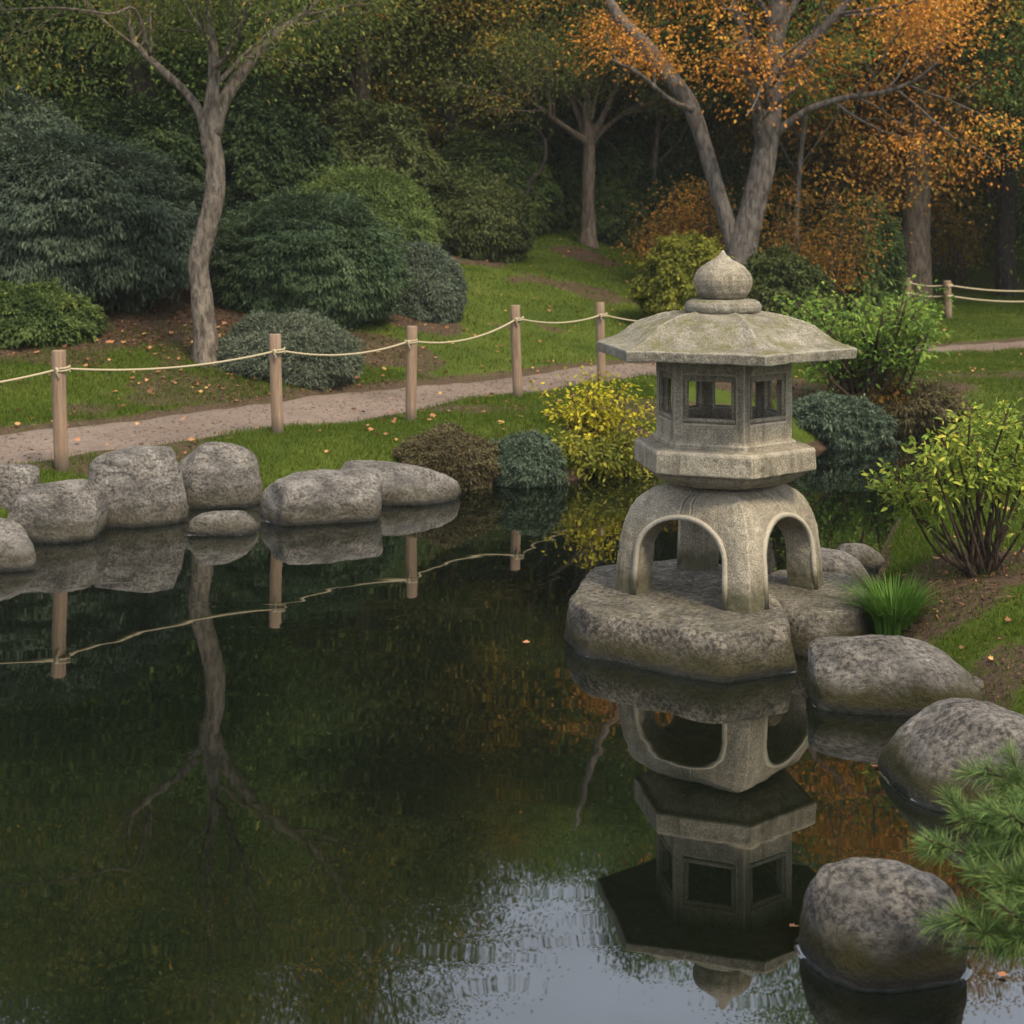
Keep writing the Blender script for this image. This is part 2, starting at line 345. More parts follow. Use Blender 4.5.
def wood_mat():
    m, t, b, out = mat_new("weathered post wood")
    co = t.nodes.new("ShaderNodeTexCoord"); mp = node(t, "ShaderNodeMapping"); mp.inputs["Scale"].default_value = (60, 60, 4)
    O_ = co.outputs["Object"]; t.links.new(O_, mp.inputs[0])
    n1 = noise_tex(t, mp.outputs[0], 1, 5, 0.6, 0.5); n2 = noise_tex(t, co.outputs["Object"], 5, 3)
    c = ramp(t, n1, [(0.25, (0.11, 0.066, 0.036)), (0.5, (0.26, 0.165, 0.096)), (0.75, (0.36, 0.245, 0.155))])
    c = mixc(t, mth(t, 'MULTIPLY', n2, 0.6), c, (0.13, 0.095, 0.07))
    sz_ = t.nodes.new("ShaderNodeSeparateXYZ"); t.links.new(O_, sz_.inputs[0])
    c = mixc(t, ramp(t, mth(t, "ADD", sz_.outputs[2], mth(t, "MULTIPLY", n2, 0.08)), [(0.05, (0.8, 0.8, 0.8)), (0.16, (0, 0, 0))]), c, (0.045, 0.038, 0.022))
    t.links.new(c, b.inputs["Base Color"]); b.inputs["Roughness"].default_value = 0.8
    bump(t, b, n1, 0.4, 0.006); return m
M["wood"] = wood_mat()
def rope_mat():
    m, t, b, out = mat_new("cream rope")
    co = t.nodes.new("ShaderNodeTexCoord"); wv = node(t, "ShaderNodeTexWave", Scale=55.0, Distortion=0.5)
    wv.bands_direction = 'DIAGONAL'; t.links.new(co.outputs["Object"], wv.inputs[0])
    t.links.new(ramp(t, wv.outputs["Fac"], [(0, (0.27, 0.22, 0.13)), (1, (0.48, 0.40, 0.25))]), b.inputs["Base Color"])
    b.inputs["Roughness"].default_value = 0.9; return m
M["rope"] = rope_mat()
def path_mat():
    m, t, b, out = mat_new("gravel path")
    co = t.nodes.new("ShaderNodeTexCoord"); O = co.outputs["Object"]
    a = noise_tex(t, O, 1.6, 5, 0.6); f = noise_tex(t, O, 32, 6, 0.85); l = noise_tex(t, O, 9, 4, 0.7)
    c = ramp(t, a, [(0.3, (0.115, 0.080, 0.058)), (0.7, (0.185, 0.136, 0.103))])
    c = mixc(t, 0.85, c, ramp(t, f, [(0.3, (0.2, 0.19, 0.18)), (0.5, (0.5, 0.5, 0.5)), (0.7, (0.8, 0.79, 0.76))]), 'OVERLAY')
    c = mixc(t, mth(t, 'MULTIPLY', ramp(t, l, [(0.52, (0, 0, 0)), (0.7, (1, 1, 1))]), 0.5), c, (0.17, 0.12, 0.08))
    t.links.new(c, b.inputs["Base Color"]); b.inputs["Roughness"].default_value = 0.95
    bump(t, b, f, 0.6, 0.01); return m
M["path"] = path_mat()
def ground_mat():
    m, t, b, out = mat_new("lawn and soil")
    co = t.nodes.new("ShaderNodeTexCoord"); O = co.outputs["Object"]
    at = node(t, "ShaderNodeAttribute", attribute_name="dirt")
    a = noise_tex(t, O, 1.1, 4); f = noise_tex(t, O, 25, 5, 0.7); s = noise_tex(t, O, 40, 5, 0.75)
    g = ramp(t, mth(t, 'ADD', mth(t, 'MULTIPLY', a, 0.6), mth(t, 'MULTIPLY', f, 0.4)), [(0.3, (0.036, 0.056, 0.008)), (0.55, (0.070, 0.095, 0.012)), (0.75, (0.12, 0.115, 0.03))])
    d = ramp(t, s, [(0.3, (0.035, 0.022, 0.014)), (0.55, (0.085, 0.056, 0.036)), (0.75, (0.15, 0.10, 0.065))])
    k = mth(t, 'ADD', at.outputs["Fac"], mth(t, 'MULTIPLY', mth(t, 'SUBTRACT', f, 0.5), 0.9))
    c = mixc(t, ramp(t, k, [(0.4, (0, 0, 0)), (0.6, (1, 1, 1))]), g, d)
    t.links.new(c, b.inputs["Base Color"]); b.inputs["Roughness"].default_value = 0.95; b.inputs["Specular IOR Level"].default_value = 0.1
    bump(t, b, s, 0.8, 0.02); return m
M["ground"] = ground_mat()
def water_mat():
    m, t, b, out = mat_new("still pond water")
    geo = t.nodes.new("ShaderNodeNewGeometry"); mp = node(t, "ShaderNodeMapping"); mp.inputs["Scale"].default_value = (0.55, 1.5, 1)
    mp.inputs["Rotation"].default_value = (0, 0, math.radians(12))
    t.links.new(geo.outputs["Position"], mp.inputs[0])
    a = noise_tex(t, mp.outputs[0], 3.2, 1.0, 0.4, 0.4); f = noise_tex(t, mp.outputs[0], 14, 2, 0.5)
    patch = ramp(t, noise_tex(t, geo.outputs["Position"], 0.55, 2), [(0.42, (0.25, 0.25, 0.25)), (0.62, (1, 1, 1))])
    h = mth(t, 'MULTIPLY', mth(t, 'ADD', a, mth(t, 'MULTIPLY', f, 0.012)), patch)
    b.inputs["Base Color"].default_value = (0.003, 0.0045, 0.0024, 1); b.inputs["Roughness"].default_value = 0.015
    b.inputs["IOR"].default_value = 2.25
    bump(t, b, h, 0.06, 0.018); return m
M["water"] = water_mat()

# ------------------------------------------------------------------ terrain
POND = [(-6.4, 3.0), (-5.2, 1.3), (-2.0, 0.95), (0.2, 0.9), (1.0, 1.5), (1.22, 2.6), (1.20, 3.4), (1.42, 4.2), (1.62, 4.8), (1.55, 5.5), (1.46, 6.1),
        (1.55, 6.7), (1.78, 7.3), (1.98, 8.0), (2.35, 9.0), (3.0, 10.4), (3.6, 11.6), (3.75, 12.4), (3.45, 12.9), (2.9, 12.3), (2.35, 11.55),
        (1.5, 10.95), (0.8, 10.5), (0.3, 10.12), (-0.1, 9.98), (-0.45, 9.85), (-0.9, 9.55), (-1.35, 9.35), (-1.75, 9.3), (-2.1, 9.0), (-2.5, 8.55),
        (-3.05, 8.1), (-3.4, 7.6), (-4.3, 6.6), (-5.6, 5.6), (-6.4, 4.4)]
_pp = np.array(POND); _pc = catmull(np.vstack([_pp[-2:], _pp, _pp[:3]]), 41 * 5)
_lo = np.linalg.norm(_pc - _pp[0], axis=1)[:40].argmin(); _hi = 100 + np.linalg.norm(_pc - _pp[0], axis=1)[100:].argmin()
PL = _pc[_lo:_hi]

def pond_sd(X, Y):
    """signed distance to the shore: negative in the pond"""
    Q = np.stack([X, Y], -1).reshape(-1, 2); out = np.empty(len(Q))
    A = PL; B = np.roll(PL, -1, axis=0); AB = B - A; L2 = (AB ** 2).sum(1)
    for s in range(0, len(Q), 20000):
        q = Q[s:s + 20000]; d = q[:, None] - A[None]
        t = np.clip((d * AB).sum(-1) / L2, 0, 1); dd = np.sqrt(((d - AB * t[..., None]) ** 2).sum(-1)).min(1)
        c = ((A[None, :, 1] > q[:, 1:2]) != (B[None, :, 1] > q[:, 1:2])) & \
            (q[:, :1] < AB[None, :, 0] * (q[:, 1:2] - A[None, :, 1]) / (AB[None, :, 1] + 1e-12) + A[None, :, 0])
        out[s:s + 20000] = np.where(c.sum(1) % 2 == 1, -dd, dd)
    return out.reshape(np.shape(X))

PATH = np.array([(-14, 2.0), (-9, 5.2), (-6.0, 7.3), (-4.3, 8.6), (-3.1, 9.7), (-1.75, 11.2), (-0.85, 12.5), (0.26, 13.9), (1.5, 15.2), (3.3, 16.6), (5.3, 17.8), (6.6, 18.5), (10, 20), (20, 23), (60, 30)], float)
PC = catmull(PATH, 500)
def path_y(X): return np.interp(X, PC[:, 0], PC[:, 1])
PATH_W = 0.50
_s = PC[::3]
def path_dist(X, Y):
    Q = np.stack([X, Y], -1).reshape(-1, 2); out = np.empty(len(Q)); A = _s[:-1]; AB = _s[1:] - A; L2 = (AB ** 2).sum(1)
    for s in range(0, len(Q), 20000):
        d = Q[s:s + 20000, None] - A[None]; t = np.clip((d * AB).sum(-1) / L2, 0, 1)
        out[s:s + 20000] = np.sqrt(((d - AB * t[..., None]) ** 2).sum(-1)).min(1)
    return out.reshape(np.shape(X))

def height(X, Y, fine=True):
    X = np.asarray(X, float); Y = np.asarray(Y, float); d = pond_sd(X, Y)
    z = np.where(d < 0, np.maximum(-0.7, d * 0.9), 0.31 * (1 - np.exp(-np.maximum(d, 0) / 0.24)))
    h = Y - path_y(X) - 0.8
    k = 0.19 - 0.135 * smooth(0.8, 4.5, X)
    hp = np.where(h > -3, np.log1p(np.exp(np.clip(h, -30, 30) * 3)) / 3, 0)
    hill = k * hp + 0.16 * np.maximum(0, Y - 25) * smooth(1, 4, X)
    hill = 9 * (1 - np.exp(-hill / 9))
    z = z + hill * smooth(0.0, 1.2, d)
    P = np.stack([X, Y, 0 * X], -1).reshape(-1, 3)
    z = z + (fbm(P * 0.9, 11, 3).reshape(X.shape) * 0.05 + fbm(P * 5, 15, 3).reshape(X.shape) * 0.018) * smooth(0.05, 0.6, d)
    return z

def at(px, py, Y):
    """the point seen at that pixel at depth Y"""
    return np.array([(px - 512) * Y / FPX, Y, EYE - (py - HZ) * Y / FPX])

def zat(x, y): return float(height(np.array([x]), np.array([y]))[0])

def on_ground(px, py, y0=2.5, y1=45):
    Y = np.linspace(y0, y1, 1200); X = (px - 512) * Y / FPX; Z = EYE - (py - HZ) * Y / FPX
    g = height(X, Y); i = np.argmax(Z < g)
    if not (Z < g).any(): i = len(Y) - 1
    return np.array([X[i], Y[i], g[i]])

def axis(lo, hi, f0, f1, fine, grow=1.18):
    a = list(np.arange(f0, f1, fine)); s = fine; v = f1
    while v < hi: a.append(v); s *= grow; v += s
    s = fine; v = f0 - fine; L = []
    while v > lo: L.append(v); s *= grow; v -= s
    return np.array(L[::-1] + a)
gx = axis(-130, 130, -5, 7, 0.07); gy = axis(-60, 160, 2.0, 24, 0.075)
GX, GY = np.meshgrid(gx, gy, indexing='xy'); GZ = height(GX, GY)
pdist = path_dist(GX, GY)
GZ = GZ - 0.03 * (1 - smooth(PATH_W - 0.05, PATH_W + 0.12, pdist)) * (pond_sd(GX, GY) > 0.2)
# where soil shows instead of lawn: (x, y, radius, strength)
SOIL = []
def soil_mask(X, Y):
    h = Y - path_y(X) - 0.8; d = pond_sd(X, Y)
    m = smooth(9.5, 12, h - 8 * smooth(4.0, 6.5, X)) * 0.9
    m = np.maximum(m, smooth(1.6, 2.4, h + 0.0 * X) * smooth(-1.15, -1.6, X + 0.10 * (Y - 13)))
    m = np.maximum(m, 1 - smooth(0.02, 0.09, d))
    m = np.maximum(m, 0.62 * (1 - smooth(PATH_W + 0.02, PATH_W + 0.28, path_dist(X, Y))))
    q = np.stack([X, Y, 0 * X], -1).reshape(-1, 3); m = np.maximum(m, 0.62 * smooth(0.20, 0.42, fbm(q * 0.85, 61, 4).reshape(np.shape(X))))
    for (x, y, r, s) in SOIL:
        m = np.maximum(m, s * (1 - smooth(r * 0.55, r, np.hypot(X - x, Y - y))))
    return m
SOIL += [(2.0, 6.4, 0.5, 0.9), (1.72, 6.0, 0.35, 0.7), (1.75, 5.3, 0.25, 0.6), (2.15, 5.35, 0.3, 0.6), (-0.7, 19.6, 0.9, 0.9), (1.05, 21.3, 0.7, 0.8),
         (3.2, 18.8, 1.8, 0.9), (2.4, 13.4, 0.9, 0.9), (3.6, 13.6, 0.8, 0.7), (-1.1, 15.6, 0.8, 0.8), (-2.7, 13.0, 0.7, 0.7), (0.7, 10.9, 0.5, 0.7), (1.4, 3.0, 0.6, 0.8)]
dirt = soil_mask(GX, GY)
nx, ny = len(gx), len(gy)
ii = (np.arange(ny - 1)[:, None] * nx + np.arange(nx - 1)[None]).ravel()
F = np.stack([ii, ii + 1, ii + 1 + nx, ii + nx], -1)
ground = link("ground", raw_mesh("ground", np.stack([GX, GY, GZ], -1).reshape(-1, 3), F, M["ground"], True, {"dirt": dirt.ravel()}))
tag(ground, "grassy bank and lawn rising from the pond to the wood", kind="structure")

# path strip
pc = PC[(PC[:, 0] > -13) & (PC[:, 0] < 30)]
seg = np.concatenate([[0], np.cumsum(np.linalg.norm(np.diff(pc, axis=0), axis=1))])
s_ = np.arange(0, seg[-1], 0.07); cx = np.interp(s_, seg, pc[:, 0]); cy = np.interp(s_, seg, pc[:, 1])
tg = nrm(np.stack([np.gradient(cx), np.gradient(cy)], -1)); no = np.stack([-tg[:, 1], tg[:, 0]], -1)
nc = 15; u = np.linspace(-1, 1, nc)
wl = PATH_W + 0.10 * fbm(np.stack([s_ * 1.7, s_ * 0, s_ * 0], -1), 3, 4); wr = PATH_W + 0.10 * fbm(np.stack([s_ * 1.7, s_ * 0 + 9, s_ * 0], -1), 4, 4)
wid = np.where(u[None] > 0, wl[:, None], wr[:, None]) * u[None]
PX = cx[:, None] + no[:, :1] * wid; PY = cy[:, None] + no[:, 1:] * wid
PZ = height(PX, PY) - 0.03 + 0.018 - 0.03 * np.abs(u[None]) ** 6
ii = (np.arange(len(s_) - 1)[:, None] * nc + np.arange(nc - 1)[None]).ravel()
path = link("path", raw_mesh("path", np.stack([PX, PY, PZ], -1).reshape(-1, 3), np.stack([ii, ii + 1, ii + 1 + nc, ii + nc], -1), M["path"], True))
tag(path, "pale gravel path winding along the pond behind the rope fence", kind="structure")

# ------------------------------------------------------------------ rocks
ROCKS = []
def rock(label, c, r, rot=0, q=6, seed=0, mat="rock", sub=5, planes=None, extra=12, amp=0.05, group=None, tilt=(0, 0), flat_top=None, name="rock"):
    rng = np.random.default_rng(seed)
    bm = bmesh.new(); bmesh.ops.create_icosphere(bm, subdivisions=sub, radius=1)
    D = np.array([v.co[:] for v in bm.verts]); Fc = np.array([[v.index for v in f.verts] for f in bm.faces]); bm.free()
    r = np.array(r, float); N, O = [], []
    if planes is None:
        for ax in range(3):
            for s in (-1, 1):
                n = np.zeros(3); n[ax] = s; n = nrm(n + rng.normal(size=3) * 0.13); N.append(n); O.append(r[ax] * rng.uniform(0.95, 1.03))
    else:
        for n, o in planes: N.append(nrm(np.array(n, float))); O.append(o)
    for k in range(extra):
        n = nrm(rng.normal(size=3)); n[2] = abs(n[2]) * 0.8; n = nrm(n)
        N.append(n); O.append(np.sqrt(((n * r) ** 2).sum()) * rng.uniform(0.93, 1.12))
    N = np.array(N); O = np.array(O)
    g = (np.maximum(D @ N.T / O, 0) ** q).sum(1) ** (-1 / q)
    V = D * g[:, None]
    sc_ = float(np.cbrt(r.prod()))
    nz = fbm(V / sc_ * 1.1, seed, 3) * 1.2 + fbm(V / sc_ * 3.0, seed + 5, 3) * 0.5
    rid = 1 - np.abs(fbm(V / sc_ * 2.2, seed + 9, 4))
    fn = fbm(V / sc_ * 9, seed + 21, 3)
    V = V * (1 + amp * nz + amp * 1.1 * (rid - 0.8) + amp * 0.30 * fn)[:, None]
    ca, sa = math.cos(tilt[0]), math.sin(tilt[0]); V = V @ np.array([[1, 0, 0], [0, ca, -sa], [0, sa, ca]]).T
    ca, sa = math.cos(tilt[1]), math.sin(tilt[1]); V = V @ np.array([[ca, 0, sa], [0, 1, 0], [-sa, 0, ca]]).T
    ca, sa = math.cos(rot), math.sin(rot); V = V @ np.array([[ca, -sa, 0], [sa, ca, 0], [0, 0, 1]]).T
    if flat_top is not None:
        zt = flat_top - c[2]; over = V[:, 2] - zt + 0.012
        V[:, 2] = np.where(over > 0, zt - 0.012 + 0.012 * np.tanh(over / 0.012) - 0.003 + 0.003 * fn, V[:, 2])
    o = link(name, raw_mesh(name, V, Fc, M[mat], True), None, tuple(c)); ROCKS.append((V + np.array(c), Fc))
    return tag(o, label, "rock", group)

def rock_px(label, x0, x1, yt, yw, depth=0.9, **kw):
    """boulder whose outline fills x0..x1, top at yt, front waterline at yw"""
    Yf = FPX * (EYE - kw.pop("base", 0.0)) / (yw - HZ); rx0 = (x1 - x0) / 2 * Yf / FPX
    ry = rx0 * depth; Yc = Yf + ry * 0.9; rx = (x1 - x0) / 2 * Yc / FPX
    zt = EYE - (yt - HZ) * (Yc + 0.1 * ry) / FPX; rz = kw.pop("rz", None) or max(zt * 0.78, 0.12)
    return rock(label, ((((x0 + x1) / 2) - 512) * Yc / FPX, Yc, zt - rz), (rx, ry, rz), **kw)

G_L = "boulders along the far left shore"; G_R = "boulders along the right shore"
rock_px("half hidden grey boulder at the left end of the far shore row", -34, 36, 462, 532, seed=3, q=14, group=G_L)
rock_px("squat rounded boulder between the cropped boulder and the tallest one", 12, 101, 478, 543, seed=4, q=14, group=G_L, amp=0.04)
rock_px("tall blocky boulder, bulkiest on the far left shore", 88, 186, 448, 527, seed=15, q=16, group=G_L, amp=0.04, extra=10)
rock_px("upright blocky boulder set back above the little flat stone", 175, 261, 441, 508, seed=6, q=16, group=G_L, amp=0.04, extra=10)
rock_px("small low pointed stone in the water before the upright boulder", 183, 254, 509, 536, depth=0.5, seed=7, q=9, group=G_L, rz=0.10)
rock_px("wide low boulder right of the upright boulder at the water", 259, 383, 469, 524, depth=0.7, seed=18, q=12, group=G_L, amp=0.05)
rock_px("long flat wedge shaped rock ending the far shore row beside the heather", 330, 458, 465, 506, depth=0.7, seed=9, q=12, group=G_L, tilt=(0, 0.10), amp=0.04)
rock_px("low boulder cropped by the left edge of the photo, nearest in its row", -60, 40, 529, 573, depth=0.8, seed=30, q=9, group=G_L)

LX, LY, LZ = (723.0 - 512) * 6.42 / FPX, 6.42, 0.175
# footprint planes of the flat rock the lantern stands on
def foot_planes(poly, c, top, bot, lean=0.25):
    out = []
    P = np.array(poly, float) - np.array(c[:2])
    for a, b in zip(P, np.roll(P, -1, axis=0)):
        e = b - a; n = np.array([e[1], -e[0]]); n = n / np.linalg.norm(n)
        if n @ a < 0: n = -n
        n3 = np.array([n[0], n[1], lean]); l = np.linalg.norm(n3); out.append((n3 / l, (n @ a) / l))
    out.append(((0, 0, 1), top - c[2])); out.append(((0, 0, -1), c[2] - bot)); return out
c1 = (0.70, 6.28, 0.02)
b1 = [(0.20, 6.22), (0.30, 5.98), (0.78, 5.62), (1.10, 5.78), (1.14, 6.2), (1.10, 6.85), (0.75, 7.02), (0.35, 6.85)]
rock("big flat topped rock under the stone lantern, rising from the water", c1, (0.46, 0.6, 0.2), seed=41, q=34, mat="rock_base", sub=6, planes=foot_planes(b1, c1, LZ + 0.005, -0.4, 0.16), extra=0, amp=0.03, flat_top=LZ + 0.004)
c2 = (1.28, 6.42, 0.02)
b2 = [(1.06, 6.05), (1.20, 5.93), (1.42, 6.02), (1.56, 6.3), (1.52, 6.75), (1.20, 6.85), (1.05, 6.6)]
rock("mossy flat rock wedged between the lantern rock and the grass tuft", c2, (0.25, 0.45, 0.2), seed=42, q=26, mat="rock_base", sub=5, planes=foot_planes(b2, c2, LZ, -0.4, 0.2), extra=0, amp=0.03, flat_top=LZ)
rock_px("long low dark boulder in front of the grass tuft", 806, 984, 637, 716, depth=0.65, seed=52, q=9, mat="rock_moss", sub=6, group=G_R, amp=0.035)
rock_px("broad dark domed boulder on the right bank above the pine twigs", 896, 1072, 708, 813, depth=0.8, seed=53, q=7, mat="rock_moss", sub=6, group=G_R, amp=0.035, extra=11)
rock_px("rounded speckled boulder in the water beside the pine, nearest of all", 796, 967, 853, 987, depth=0.75, seed=97, q=4.6, mat="rock_moss", sub=6, group=G_R, amp=0.035, extra=4, rot=0.12, rz=0.25)
rock_px("dark rounded rock on the water just right of the lantern's right leg", 812, 874, 554, 592, depth=0.8, seed=61, q=7, group=G_R)
rock_px("pale flattish rock tucked behind the dark rounded rock", 834, 884, 541, 570, depth=0.8, seed=62, q=9, group=G_R)
rock_px("little stone glimpsed between the lantern's front and right legs", 764, 800, 574, 592, depth=0.7, seed=63, q=9, group=G_R)
for (px, py, s, sd_, lb) in ((973, 692, 0.05, 1, "small grey stone at the right tip of the long low boulder"), (990, 716, 0.035, 2, "pebble on the soil above the broad domed boulder"),
                        (846, 592, 0.06, 4, "small pale stone at the mossy rock's back edge")):
    p = on_ground(px, py); rock(lb, (p[0], p[1], p[2] + s * 0.15), (s, s * 0.8, s * 0.6), seed=70 + sd_, sub=4, group="small stones on the right bank", name="stone")["category"] = "stone"

# ------------------------------------------------------------------ water: sheet plus the raised lip where it clings to the rocks
wx = np.linspace(-7.5, 4.6, 40); wy = np.linspace(0.2, 13.8, 40); WX, WY = np.meshgrid(wx, wy)
ii = (np.arange(39)[:, None] * 40 + np.arange(39)[None]).ravel()
wparts = [(np.stack([WX, WY, WX * 0], -1).reshape(-1, 3), np.stack([ii, ii + 1, ii + 41, ii + 40], -1), None)]
for V, Fc in ROCKS:
    if V[:, 2].min() > -0.02 or V[:, 2].max() < 0.01: continue
    E = np.vstack([Fc[:, [0, 1]], Fc[:, [1, 2]], Fc[:, [2, 0]]]); A, B = V[E[:, 0]], V[E[:, 1]]; k = (A[:, 2] > 0) != (B[:, 2] > 0)
    A, B = A[k], B[k]; t = A[:, 2] / (A[:, 2] - B[:, 2]); P = (A + (B - A) * t[:, None])[:, :2]
    if len(P) < 20: continue
    c = (P.min(0) + P.max(0)) / 2; th = np.arctan2(P[:, 1] - c[1], P[:, 0] - c[0]); o_ = np.argsort(th); th, P = th[o_], P[o_]; rr = np.linalg.norm(P - c, axis=1)
    g = np.linspace(-np.pi, np.pi, 181)[:-1]; r = np.interp(g, th, rr, period=2 * np.pi); dirs = np.stack([np.cos(g), np.sin(g)], -1)
    f = 0.30 + 0.12 * c[1]; lip = 0.6 + 0.5 * fbm(np.stack([g * 3, g * 0 + c[0], g * 0], -1), 8, 3)
    rings = [np.concatenate([c + dirs * (r + off * f)[:, None], (z * f * lip + 0.0006)[:, None]], 1) for off, z in ((-0.012, 0.010), (0.0, 0.0075), (0.004, 0.0042), (0.010, 0.0016), (0.020, 0.0003))]
    wparts.append(loft(rings[::-1], False))
V, Fs, _ = merge(wparts)
water = link("water", raw_mesh("water", V, Fs, M["water"], True))
tag(water, "dark still pond water mirroring the lantern and trees", kind="structure")

# ------------------------------------------------------------------ stone lantern
HEX0 = math.radians(279); SQ0 = math.radians(277)
def solidify_voxels(parts, cuts=(), voxel=0.006, smooth_it=2, rough=0.0015, seed=0):
    def tmp(V, Fs):
        me = raw_mesh("tmp", V, Fs); bm = bmesh.new(); bm.from_mesh(me); bmesh.ops.recalc_face_normals(bm, faces=bm.faces); bm.to_mesh(me); bm.free(); return link("tmp", me)
    obs = [tmp(V, Fs) for V, Fs, _ in parts]; base = obs[0]; dele = list(obs)
    for o in obs[1:]:
        m = base.modifiers.new("u", 'BOOLEAN'); m.operation = 'UNION'; m.solver = 'EXACT'; m.object = o
    for V, Fs, _ in cuts:
        o = tmp(V, Fs); dele.append(o); m = base.modifiers.new("d", 'BOOLEAN'); m.operation = 'DIFFERENCE'; m.solver = 'EXACT'; m.object = o
    rm = base.modifiers.new("r", 'REMESH'); rm.mode = 'VOXEL'; rm.voxel_size = voxel
    sm = base.modifiers.new("s", 'SMOOTH'); sm.factor = 0.5; sm.iterations = smooth_it
    dg = bpy.context.evaluated_depsgraph_get(); dg.update()
    me = bpy.data.meshes.new_from_object(base.evaluated_get(dg))
    n = len(me.vertices); co = np.empty(n * 3, np.float32); me.vertices.foreach_get("co", co); co = co.reshape(-1, 3)
    no_ = np.empty(n * 3, np.float32); me.vertices.foreach_get("normal", no_); no_ = no_.reshape(-1, 3)
    d = fbm(co * 28, seed, 3) * rough * 1.2 + np.minimum(0, fbm(co * 9, seed + 3, 3) + 0.25) * rough * 3
    me.vertices.foreach_set("co", (co + no_ * d[:, None]).astype(np.float32).ravel())
    me.polygons.foreach_set("use_smooth", np.ones(len(me.polygons), bool)); me.update()
    for o in dele:
        dm = o.data; bpy.data.objects.remove(o); bpy.data.meshes.remove(dm)
    return me
def hexring(R, z, a0=HEX0, m=96, circ=0.0, up=0.0, pw=4):
    th = a0 + np.arange(m) / m * 2 * np.pi; k = (np.mod(th - a0, np.pi / 3)) - np.pi / 6
    hr = R * math.cos(math.pi / 6) / np.cos(k); rr = hr * (1 - circ) + R * 0.95 * circ
    cn = (np.abs(k) / (np.pi / 6)) ** pw
    return np.stack([rr * np.cos(th), rr * np.sin(th), np.full(m, z) + up * cn], -1)
def box_part(c, ax, ay, hx, hy, hz):
    ax = np.array([*ax, 0.0]); ay = np.array([*ay, 0.0]); c = np.array(c, float)
    V = [c + ax * hx * i + ay * hy * j + np.array([0, 0, hz * k]) for k in (-1, 1) for i, j in ((-1, -1), (1, -1), (1, 1), (-1, 1))]
    F = np.array([(3, 2, 1, 0), (4, 5, 6, 7), (0, 1, 5, 4), (1, 2, 6, 5), (2, 3, 7, 6), (3, 0, 4, 7)]); return np.array(V), [F], None
def prism(outline, axis_dir, half):
    """outline (u,z) pts; u along the horizontal perpendicular of axis_dir"""
    a = np.array([math.cos(axis_dir), math.sin(axis_dir), 0]); pu = np.array([-a[1], a[0], 0]); O = np.array(outline)
    R = [[pu * u_ + np.array([0, 0, z_]) + a * s for u_, z_ in O] for s in (-half, half)]
    V, fs, _ = loft(R); return V, fs, None

lantern = thing("stone_lantern", (LX, LY, LZ), "weathered grey granite lantern with hexagonal mossy roof standing on four arched legs", "stone lantern")
# stand: domed square block with two arched tunnels
prof = [(0.0, 0.458), (0.06, 0.455), (0.12, 0.450), (0.20, 0.441), (0.27, 0.429), (0.33, 0.413), (0.375, 0.393), (0.41, 0.368), (0.44, 0.334), (0.465, 0.288), (0.482, 0.235), (0.488, 0.18)]
def sq_ring(rc, z):
    m = 64; th = SQ0 + np.arange(m) / m * 2 * np.pi; k = np.mod(th - SQ0 + np.pi / 4, np.pi / 2) - np.pi / 4   # 0 at a corner
    a = 0.735 * rc; face = a / np.cos(np.pi / 4 - np.abs(k)); cham = rc / np.cos(k)
    rr = np.minimum(face, cham); return np.stack([rr * np.cos(th), rr * np.sin(th), np.full(m, z)], -1)
prof = [(z * 0.46 / 0.488, r) for z, r in prof]; pz = np.array(prof); zz = np.linspace(0, 0.46, 44); body = loft([sq_ring(float(np.interp(z, pz[:, 0], pz[:, 1])), z) for z in zz])
def arch(hw, top, spring, foot=0.012, n=20):
    pts = [(hw + foot, -0.05), (hw + foot * 0.6, spring * 0.5)]
    for i in range(n + 1):
        t = math.pi * i / n; pts.append((hw * math.cos(t), spring + (top - spring) * math.sin(t) ** 0.9))
    pts += [(-hw - foot * 0.6, spring * 0.5), (-hw - foot, -0.05)]; return pts
F1, F2 = SQ0 + math.pi / 4, SQ0 + 3 * math.pi / 4
cuts = [prism(arch(0.203, 0.336, 0.170, 0.006), F1, 0.7), prism(arch(0.203, 0.336, 0.170, 0.006), F2, 0.7)]
bands = []
def face_a(z): return 0.735 * float(np.interp(z, pz[:, 0], pz[:, 1]))
for fd in (F1, F1 + math.pi / 2, F1 + math.pi, F1 + 1.5 * math.pi):
    a = np.array([math.cos(fd), math.sin(fd), 0]); pu = np.array([-a[1], a[0], 0])
    inn = arch(0.203, 0.336, 0.170, 0.006)[1:-1]; inn = [(0.2085, 0.004)] + inn + [(-0.2085, 0.004)]
    rings = []
    for (u_, z_) in inn:
        dirv = np.array([u_, max(0, z_ - 0.170)]); dirv = dirv / (np.linalg.norm(dirv) + 1e-9)
        u2, z2 = u_ + dirv[0] * 0.019, z_ + dirv[1] * 0.019
        rings.append([pu * u_ + a * (face_a(z_) - 0.010) + np.array([0, 0, z_]), pu * u_ + a * (face_a(z_) + 0.010) + np.array([0, 0, z_]),
                      pu * u2 + a * (face_a(z2) + 0.010) + np.array([0, 0, z2]), pu * u2 + a * (face_a(z2) - 0.010) + np.array([0, 0, z2])])
    bands.append(loft(rings))
